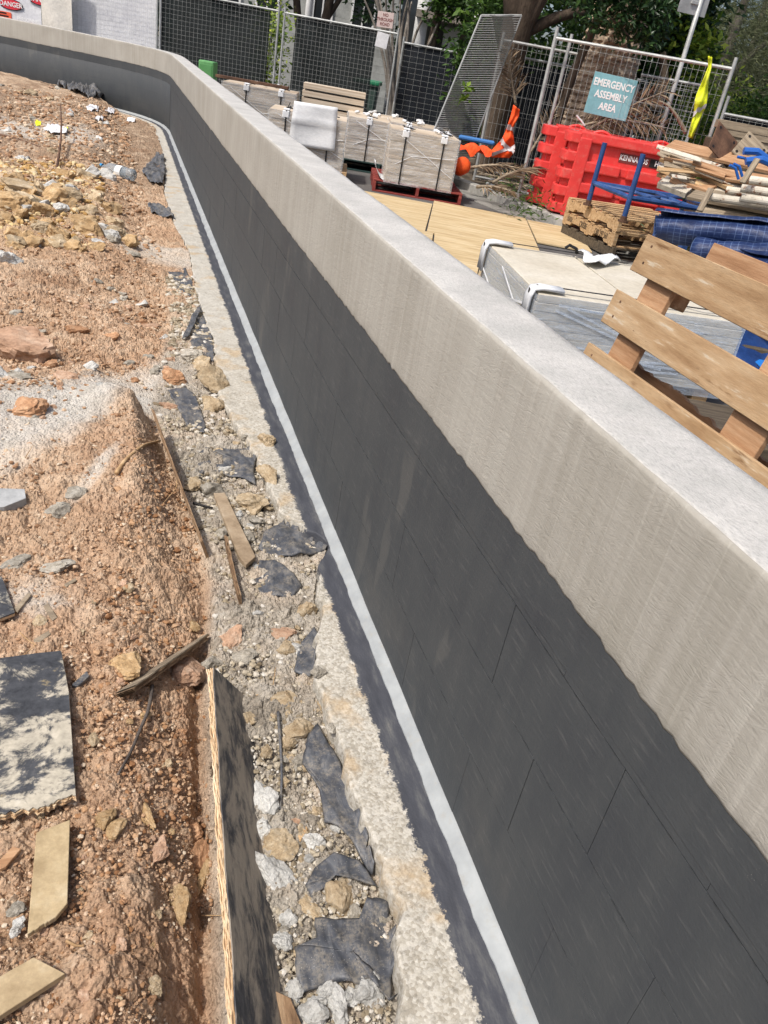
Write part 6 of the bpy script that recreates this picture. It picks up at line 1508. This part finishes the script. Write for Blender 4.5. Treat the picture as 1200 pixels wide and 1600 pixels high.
scrap('smooth black membrane scrap below the footing notch, shaped like a pillow', [(404, 860), (412, 835), (440, 818), (466, 824), (500, 842), (512, 848), (490, 868), (455, 873), (420, 870)], .012, .010, 1)
scrap('creased black membrane scrap right of the flat batten', [(398, 905), (405, 882), (428, 880), (455, 900), (473, 920), (455, 940), (420, 936), (402, 925)], .012, .012, 2)
scrap('black membrane scrap with a torn lower tip beside the cracked tan block', [(332, 712), (362, 692), (392, 690), (402, 700), (396, 740), (400, 762), (372, 748), (336, 740)], .012, .009, 3)
scrap('narrow black scrap tucked beside the torn one', [(305, 712), (325, 700), (330, 728), (312, 748)], .008, .006, 4)
scrap('grey dusty membrane strip on the broken crust', [(262, 612), (290, 606), (306, 620), (322, 668), (320, 680), (292, 668), (276, 640)], .012, .008, 5)
scrap('dusty membrane piece under the upper footing edge', [(305, 498), (318, 490), (332, 530), (336, 560), (322, 566), (296, 540)], .01, .008, 6)
scrap('slim curled strip of membrane by the upper footing edge', [(284, 536), (300, 500), (313, 482), (314, 492), (304, 512), (294, 534)], .03, .012, 7)
scrap('black membrane scrap pressed against the footing above the plastic strip', [(458, 1055), (466, 1015), (490, 985), (503, 980), (498, 1010), (490, 1040), (484, 1064)], .012, .008, 8)
scrap('long black membrane sheet hugging the footing edge', [(470, 1200), (482, 1148), (496, 1140), (530, 1200), (560, 1260), (582, 1325), (588, 1342), (550, 1325), (528, 1300), (506, 1290), (498, 1240)], .014, .010, 9)
scrap('small torn black membrane flap with white crumbs', [(476, 1388), (490, 1360), (520, 1338), (560, 1352), (596, 1376), (560, 1378), (520, 1372), (505, 1396), (484, 1404)], .012, .008, 10)
scrap('largest black plastic sheet in the rubble near the bottom border', [(458, 1486), (492, 1474), (490, 1440), (560, 1440), (572, 1408), (606, 1418), (618, 1440), (620, 1500), (612, 1575), (592, 1560), (588, 1530), (560, 1545), (520, 1540), (470, 1558), (460, 1530)], .016, .014, 11)
scrap('small black flap left of the flat buff stone', [(478, 1395), (500, 1378), (508, 1392), (486, 1406)], .006, .005, 12)
scrap('crumpled black plastic against the dark wall near the bend', [(90, 136), (100, 128), (130, 132), (160, 146), (166, 156), (140, 155), (115, 146)], .05, .09, 13, cell=3)
scrap('peaked dark plastic scrap at the foot of the bend', [(166, 156), (172, 146), (186, 156), (200, 172), (188, 172)], .05, .10, 14)
scrap('dusty membrane strip along the far footing edge', [(222, 272), (245, 242), (256, 246), (258, 275), (254, 292), (235, 290)], .03, .03, 15)
scrap('curved black scrap on the far footing edge', [(230, 325), (240, 322), (262, 330), (272, 342), (256, 340), (238, 336)], .03, .03, 16)
scrap('dark dusty scrap below the curved black scrap', [(262, 425), (290, 420), (302, 446), (298, 466), (284, 460)], .01, .012, 17)
# boards
def m_phen():
    k = Mat('worn_black_form_ply'); v = k.coords(); n = k.noise(v, 9, 8, .72, .4); n2 = k.noise(v, 40, 5, .7)
    c = k.ramp(n2, [(.3, (44, 46, 50)), (.6, (70, 72, 76)), (.8, (96, 96, 96))])
    w1 = k.step(n, .47, .56); c = k.mix(w1, c, k.ramp(n2, [(.3, (150, 144, 130)), (.6, (186, 178, 160)), (.8, (200, 194, 180))]))
    w2 = k.step(k.noise(v, 5, 6, .65), .58, .64); c = k.mix(k.math('MULTIPLY', w2, .8), c, srgb((178, 158, 112)))
    return k.fin(c, .7, k.bump(n2, .3, .004), .3)
def m_face():
    k = Mat('black_face_of_form_board'); v = k.coords(scale=(2.4, .8, 2.4)); n = k.noise(v, 9, 8, .7, .3); n2 = k.noise(v, 45, 5, .7)
    c = k.ramp(n2, [(.3, (50, 51, 54)), (.6, (74, 74, 76)), (.8, (104, 102, 100))])
    c = k.mix(k.math('MULTIPLY', k.step(n, .42, .60), .85), c, srgb((150, 140, 126)))
    return k.fin(c, .75, k.bump(n2, .4, .004), .25)
M_PHEN, M_FACE = m_phen(), m_face()
M_LAYER = simple('ply_layer', [(168, 134, 98), (200, 172, 136), (220, 202, 172)], 9, .85, .5, 70, (6, 1, 6), rndv=.14)
M_LAYERD = simple('weathered_ply_layer', [(98, 76, 56), (134, 108, 82), (160, 136, 108)], 9, .9, .5, 70, (6, 1, 6), rndv=.14)
def plate(name, label, cat, quad, th, mat, lift=.012, layers=0, lmat=None, bev=.001, rag=0, ragedges=None):
    """flat board lying on the ground; quad: its outline in the photograph, corners in order"""
    W = np.array([hit(*q) for q in quad]); c0 = W.mean(0)
    n_ = np.linalg.svd(W - c0)[2][2]; n_ = n_ if n_[2] > 0 else -n_
    if n_[2] < .85: n_ = np.array([0, 0, 1.])
    Q = W - c0; Q = Q - np.outer(Q @ n_, n_); c0 = c0 + np.array([0, 0, lift + th / 2])
    ring = []
    m = len(Q)
    for i in range(m):
        a, b = Q[i], Q[(i + 1) % m]; k = 14 if (ragedges and i in ragedges) else 1
        for q in range(k):
            p = a + (b - a) * q / k
            if k > 1 and q: p = p * (1 + rag * (RR.uniform(-1, .3)))
            ring.append(p)
    ring = np.array(ring); n = len(ring)
    fcs = [tuple(range(n)), tuple(range(n, 2 * n))[::-1]] + [(i, n + i, n + (i + 1) % n, (i + 1) % n) for i in range(n)]
    if not layers:
        mb = MB(); mb.add(np.concatenate([ring - n_ * th / 2, ring + n_ * th / 2]), fcs)
        o_ = mb.build(name, mat, loc=c0); me = o_.data; bm = bmesh.new(); bm.from_mesh(me); bmesh.ops.recalc_face_normals(bm, faces=bm.faces)
        bmesh.ops.bevel(bm, geom=[e for e in bm.edges if e.calc_face_angle(0) > .8], offset=bev, segments=1, affect='EDGES'); bm.to_mesh(me); bm.free()
        return tag(o_, label, cat)
    t = thing(name, label, cat, tuple(c0)); lt = th / (layers + 1)
    for i in range(layers + 1):
        rg = ring * (1 + (RR.uniform(-.012, .02, (n, 1)) if ragedges else 0)) if i < layers else ring
        z0 = -th / 2 + lt * i; mb = MB(); mb.add(np.concatenate([rg + n_ * (z0 + .0001), rg + n_ * (z0 + lt * .97)]), fcs)
        o_ = mb.build('ply_layer' if i < layers else 'face', (lmat or M_LAYER) if i < layers else mat, t); bm = bmesh.new(); bm.from_mesh(o_.data); bmesh.ops.recalc_face_normals(bm, faces=bm.faces); bm.to_mesh(o_.data); bm.free()
    return t
plate('form_ply_sheet', 'worn black and white form ply sheet lying on the soil at the left border', 'ply sheet', [(-40, 1052), (60, 1038), (96, 1034), (108, 1100), (119, 1262), (60, 1282), (-40, 1300)], .017, M_PHEN, .02, 4, M_LAYER, ragedges=(4, 5), rag=.03)
plate('board_offcut', 'tan board offcut with a slanted end, below the form ply sheet', 'board offcut', [(58, 1314), (110, 1294), (106, 1425), (88, 1446), (44, 1474)], .012, simple('tan_offcut', [(160, 140, 106), (184, 164, 128), (198, 182, 150)], 14, .8, .25, 70, rndv=.03), .014, ragedges=(3,), rag=.02)
plate('board_offcut', 'tan board offcut at the lower left corner of the photo', 'board offcut', [(54, 1511), (103, 1537), (0, 1604), (-30, 1615), (-30, 1560)], .014, simple('tan_offcut_dusty', [(158, 138, 106), (180, 160, 126), (194, 178, 148)], 14, .8, .25, 70, rndv=.03), .016)
plate('board_scrap', 'small black and white board piece at the left border', 'board scrap', [(-20, 905), (4, 912), (24, 968), (-20, 985)], .012, M_PHEN, .012, 2)
plate('paver_piece', 'grey paver corner at the left border', 'paver', [(-20, 776), (40, 778), (42, 792), (8, 806), (-20, 808)], .03, simple('grey_paver', [(140, 142, 142), (164, 166, 166), (180, 181, 180)], 8, .85, .3, 80, rndv=0), .004)
bt_ = plate('batten', 'flat brown batten lying over the edge of the mound', 'batten', [(333, 784), (350, 783), (398, 884), (383, 897), (372, 884)], .016, simple('brown_batten', [(132, 114, 92), (158, 140, 116), (176, 160, 138)], 14, .85, .35, 70, rndv=0), .022)
for (q, th, lb, m_) in (([(20, 958), (44, 932), (50, 934), (28, 962)], .006, 'pale wood chip left of the round stone', M_GREYWOOD), ([(68, 952), (76, 948), (90, 970), (82, 976)], .006, 'short wood chip right of the pale one', M_GREYWOOD), ([(0, 1352), (20, 1330), (34, 1334), (10, 1362), (0, 1366)], .008, 'reddish wood chip beside the upright offcut', M_PLYIN), ([(384, 1492), (396, 1492), (394, 1545), (384, 1540)], .008, 'light wood splinter by the formwork board', M_PINE), ([(428, 1556), (452, 1568), (470, 1610), (440, 1610)], .012, 'dark wood splinter at the bottom border', M_LAYERD),
                        ([(100, 918), (118, 908), (120, 912), (104, 922)], .005, 'tiny grey wood sliver on the bank', M_GREYWOOD), ([(52, 1005), (76, 990), (80, 996), (58, 1012)], .005, 'thin wood strip above the form ply sheet', M_GREYWOOD), ([(112, 1078), (136, 1056), (140, 1064), (122, 1080)], .01, 'dark curled bark flake right of the form ply sheet', M_MEM), ([(465, 1310), (478, 1295), (480, 1300), (468, 1320)], .004, 'dry yellow leaf among white chips', M_PINE)):
    plate('wood_chip', lb, 'wood chip', q, th, m_, .007)
# board standing on edge: torn ply layers along its top, black face turned to the gap
def form_board(label, p0, p1, lean, depth, nl, th, face, lmat, jag, seed, n=70, zt0=None):
    """p0, p1: ends of the top edge in space"""
    p0, p1 = np.array(p0), np.array(p1); r = np.random.default_rng(seed); t = thing('formwork_board', label, 'formwork board', tuple(p0)); d = p1 - p0
    sdir = np.array([1.0, 0, 0]); down = np.array([lean, 0, -1.0]); down /= np.linalg.norm(down); out = np.array([-down[2], 0, down[0]]); out = np.abs(out) * np.array([1, 0, 1])
    for i in range(nl + 1):
        lt = th / (nl + 1); s = np.linspace(0, 1, n)
        jj = jag * (fbm(s * 26 + i * 7.7, s * 0 + seed, 4, 300 + i) + .6 * (vn(s * 90 + i, s * 0, 301 + i) - .7)) if i < nl else jag * .5 * fbm(s * 9, s * 0 + seed, 4, 340) - jag * .1
        wob = .004 * fbm(s * 4, s * 0 + seed, 3, 350)
        top = d[None] * s[:, None] - down[None] * jj[:, None] + np.array([1., 0, 0]) * wob[:, None]; o0 = out * lt * (i + .04); o1 = out * lt * (i + .96)
        bot = d[None] * s[:, None] + down[None] * depth + np.array([1., 0, 0]) * wob[:, None]
        mid = top * .7 + bot * .3
        prof = [bot + o0, mid + o0, top + o0, top + o1, mid + o1, bot + o1]
        mb = MB(); mb.grid(np.stack(prof, 1)); mb.f.append(tuple(range(6))[::-1]); mb.mi.append(0); mb.f.append(tuple((n - 1) * 6 + k for k in range(6))); mb.mi.append(0)
        mb.build('face' if i == nl else 'ply_layer', face if i == nl else lmat, t)
    return t
a, b = G(324, 1048, .045), G(356, 1640, .045)
form_board('long black faced formwork board on edge with torn pale ply layers', a, b, .80, .21, 5, .019, M_FACE, M_LAYER, .007, 5, 160)
a, b = G(236, 640, .10), G(312, 845, .02)
form_board('thin weathered ply board on edge at the right side of the mound', a, b, .35, .10, 2, .010, M_LAYERD, M_LAYERD, .012, 6, 60)
a, b = G(350, 838, .01), G(372, 930, -.01)
form_board('short dark ply board on edge under the flat batten', a, b, .15, .09, 2, .010, M_LAYERD, M_LAYERD, .010, 7, 40)
# broken board sticking out of the bank
def broken():
    a, b = hit(196, 1092), hit(318, 1008); a = a + np.array([0, 0, .03]); b = b + np.array([0, 0, .035]); c = (a + b) / 2; t = thing('broken_board', 'broken grey board jutting out of the cut bank', 'broken board', tuple(c))
    d = b - a; L = np.linalg.norm(d); d /= L; u = np.array([-.55, .25, .8]); u -= d * np.dot(u, d); u /= np.linalg.norm(u); s = np.cross(d, u)
    for i in range(4):
        mb = MB(); n = 14; off = -.004 * i
        w_ = .028 - .002 * i
        V = []
        for k in range(n):
            x = L * (k / (n - 1) - .5) * (1 + .04 * RR.uniform(-1, 1) * (k in (0, n - 1))); ww = w_ * (1 - .5 * (k / (n - 1)) ** 2) * RR.uniform(.9, 1.08)
            V.append([d * x + s * ww + u * (off + .0017), d * x - s * ww + u * (off + .0017), d * x - s * ww + u * (off - .0017), d * x + s * ww + u * (off - .0017)])
        V = np.array(V); V = np.concatenate([V, V[:, :1]], 1); mb.grid(V[:, ::-1]); mb.build('ply_layer', M_LAYERD if i else M_GREYWOOD, t)
broken()
def line_thing(name, label, cat, pts, r, mat, lift=.01, hs=None, taper=.6):
    W = np.array([hit(*p) for p in pts]); 
    W[:, 2] += np.array(hs) if hs is not None else lift
    c0 = W[0].copy(); q, rr = limb(W - c0, r, r * taper); mb = MB(); mb.tube(q, rr, 7); return tag(mb.build(name, mat, loc=c0, smooth=True), label, cat)
line_thing('root', 'dark bent root lying down the cut bank', 'root', [(238, 1085), (232, 1120), (218, 1150), (205, 1180), (184, 1214)], .005, simple('root_bark', [(62, 56, 52), (90, 82, 76), (112, 104, 96)], 20, .9, .4, 90, rndv=0), hs=[.03, .02, .018, .012, .006])
line_thing('plastic_strip', 'narrow dark plastic strip standing among the stones', 'strip', [(434, 1118), (437, 1160), (440, 1215), (437, 1270)], .0045, M_MEM, .012)
line_thing('rusty_wire', 'thin rusty wire sticking up from the far soil', 'wire', [(88, 268), (96, 240), (97, 222), (96, 200)], .012, M_RUST, hs=[.0, .12, .2, .25])
line_thing('dry_twig', 'pale bent twig in the rubble above the twin stones', 'twig', [(398, 1092), (425, 1084), (428, 1062), (430, 1048)], .0016, M_PINE, .012)
line_thing('dry_twig', 'pale forked twig on the bank below the offcut', 'twig', [(104, 1474), (118, 1482), (132, 1482)], .003, M_PINE, .008)
line_thing('dry_root', 'pale bunch of roots by the round stone', 'root', [(28, 990), (52, 1012), (78, 1016)], .0018, M_PINE, .01)
line_thing('dry_root', 'thin root hanging by the weathered ply edge', 'root', [(276, 752), (276, 770), (262, 786), (255, 794)], .0022, M_PINE, .02)
line_thing('dry_root', 'buried brown root under the broken crust', 'root', [(182, 745), (196, 724), (224, 700), (250, 694)], .008, M_PINE, .015)
line_thing('black_hose', 'short black hose end under the top of the batten', 'hose', [(302, 790), (318, 795), (332, 798)], .006, M_BLACK, .012)
line_thing('crack_root', 'dark root running across the far soil', 'root', [(0, 212), (32, 220), (64, 232)], .012, M_RUST, .01)
for i, (x0, y0, x1, y1, lb) in enumerate(((40, 720, 52, 700, 'thin straw below the cement wash'), (25, 1040, 60, 1010, 'straw beside the form ply sheet'), (315, 1436, 345, 1436, 'pale straw stuck in the board edge'), (270, 1570, 300, 1566, 'thin straw at the hollow by the board'), (283, 1530, 285, 1560, 'upright thin straw in the hollow'), (205, 690, 232, 694, 'broken straw on the mound crust'))):
    line_thing('straw', lb, 'straw', [(x0, y0), ((x0 + x1) / 2, (y0 + y1) / 2), (x1, y1)], .0014, M_PINE, .012)
# bottle
def bottle():
    p = hit(186, 276); k = Mat('clear_plastic'); k.b.inputs['Transmission Weight'].default_value = .75; k.b.inputs['IOR'].default_value = 1.25; k.fin(srgb((206, 216, 222)), .15, k.bump(k.noise(k.coords(), 14, 4), .6, .02), .5)
    a, b = hit(166, 270), hit(204, 292); d = b - a; an = math.atan2(d[1], d[0])
    t = thing('water_bottle', 'crushed clear plastic water bottle with a blue cap on the far soil', 'bottle', (p[0], p[1], p[2] + .05), (0, 0, an)); L = np.linalg.norm(d[:2]) 
    L = .42
    x = np.array([-.5, -.46, -.40, -.30, -.15, 0, .15, .3, .44, .48]) * L; r_ = np.array([.020, .021, .026, .055, .062, .050, .060, .052, .056, .03])
    mb = MB(); mb.tube(np.stack([x, .008 * np.sin(x * 30), .004 * np.cos(x * 40)], 1), r_, 16); mb.build('bottle_body', k.m, t, smooth=True)
    mb = MB(); mb.tube([(-.56 * L, 0, .004), (-.5 * L, 0, .004)], .026, 14); mb.build('cap', flat('blue_cap', (60, 140, 190), .4), t)
    mb = MB(); mb.tube([(-.05 * L, 0, 0), (.14 * L, 0, 0)], [.0555, .0605], 16, cap=False); mb.build('label', flat('pale_label', (214, 216, 214), .4), t)
bottle()
for (px, py, w_, m_, lb) in ((88, 205, 40, M_WHITEC, 'crumpled white plastic bag on the far soil'), (154, 290 - 101, 16, M_WHITEC, 'small white scrap of paper near the far footing'), (60, 196, 10, M_YELLOW, 'small yellow scrap left of the white bag'), (102, 206, 10, M_YELLOW, 'small yellow scrap right of the white bag'), (172, 176, 16, M_WHITEC, 'white scrap near the peaked plastic'), (205, 190, 14, M_WHITEC, 'small pale scrap at the far footing edge'), (145, 172, 20, M_WHITEC, 'pale crumpled scrap below the black plastic')):
    w2 = w_ / 2; scrap(lb, [(px - w2, py), (px - w2 * .3, py - w2 * .4), (px + w2, py - w2 * .2), (px + w2 * .8, py + w2 * .4), (px - w2 * .4, py + w2 * .35)], .03, .03, int(px), m_, name='litter_scrap', cat='litter')
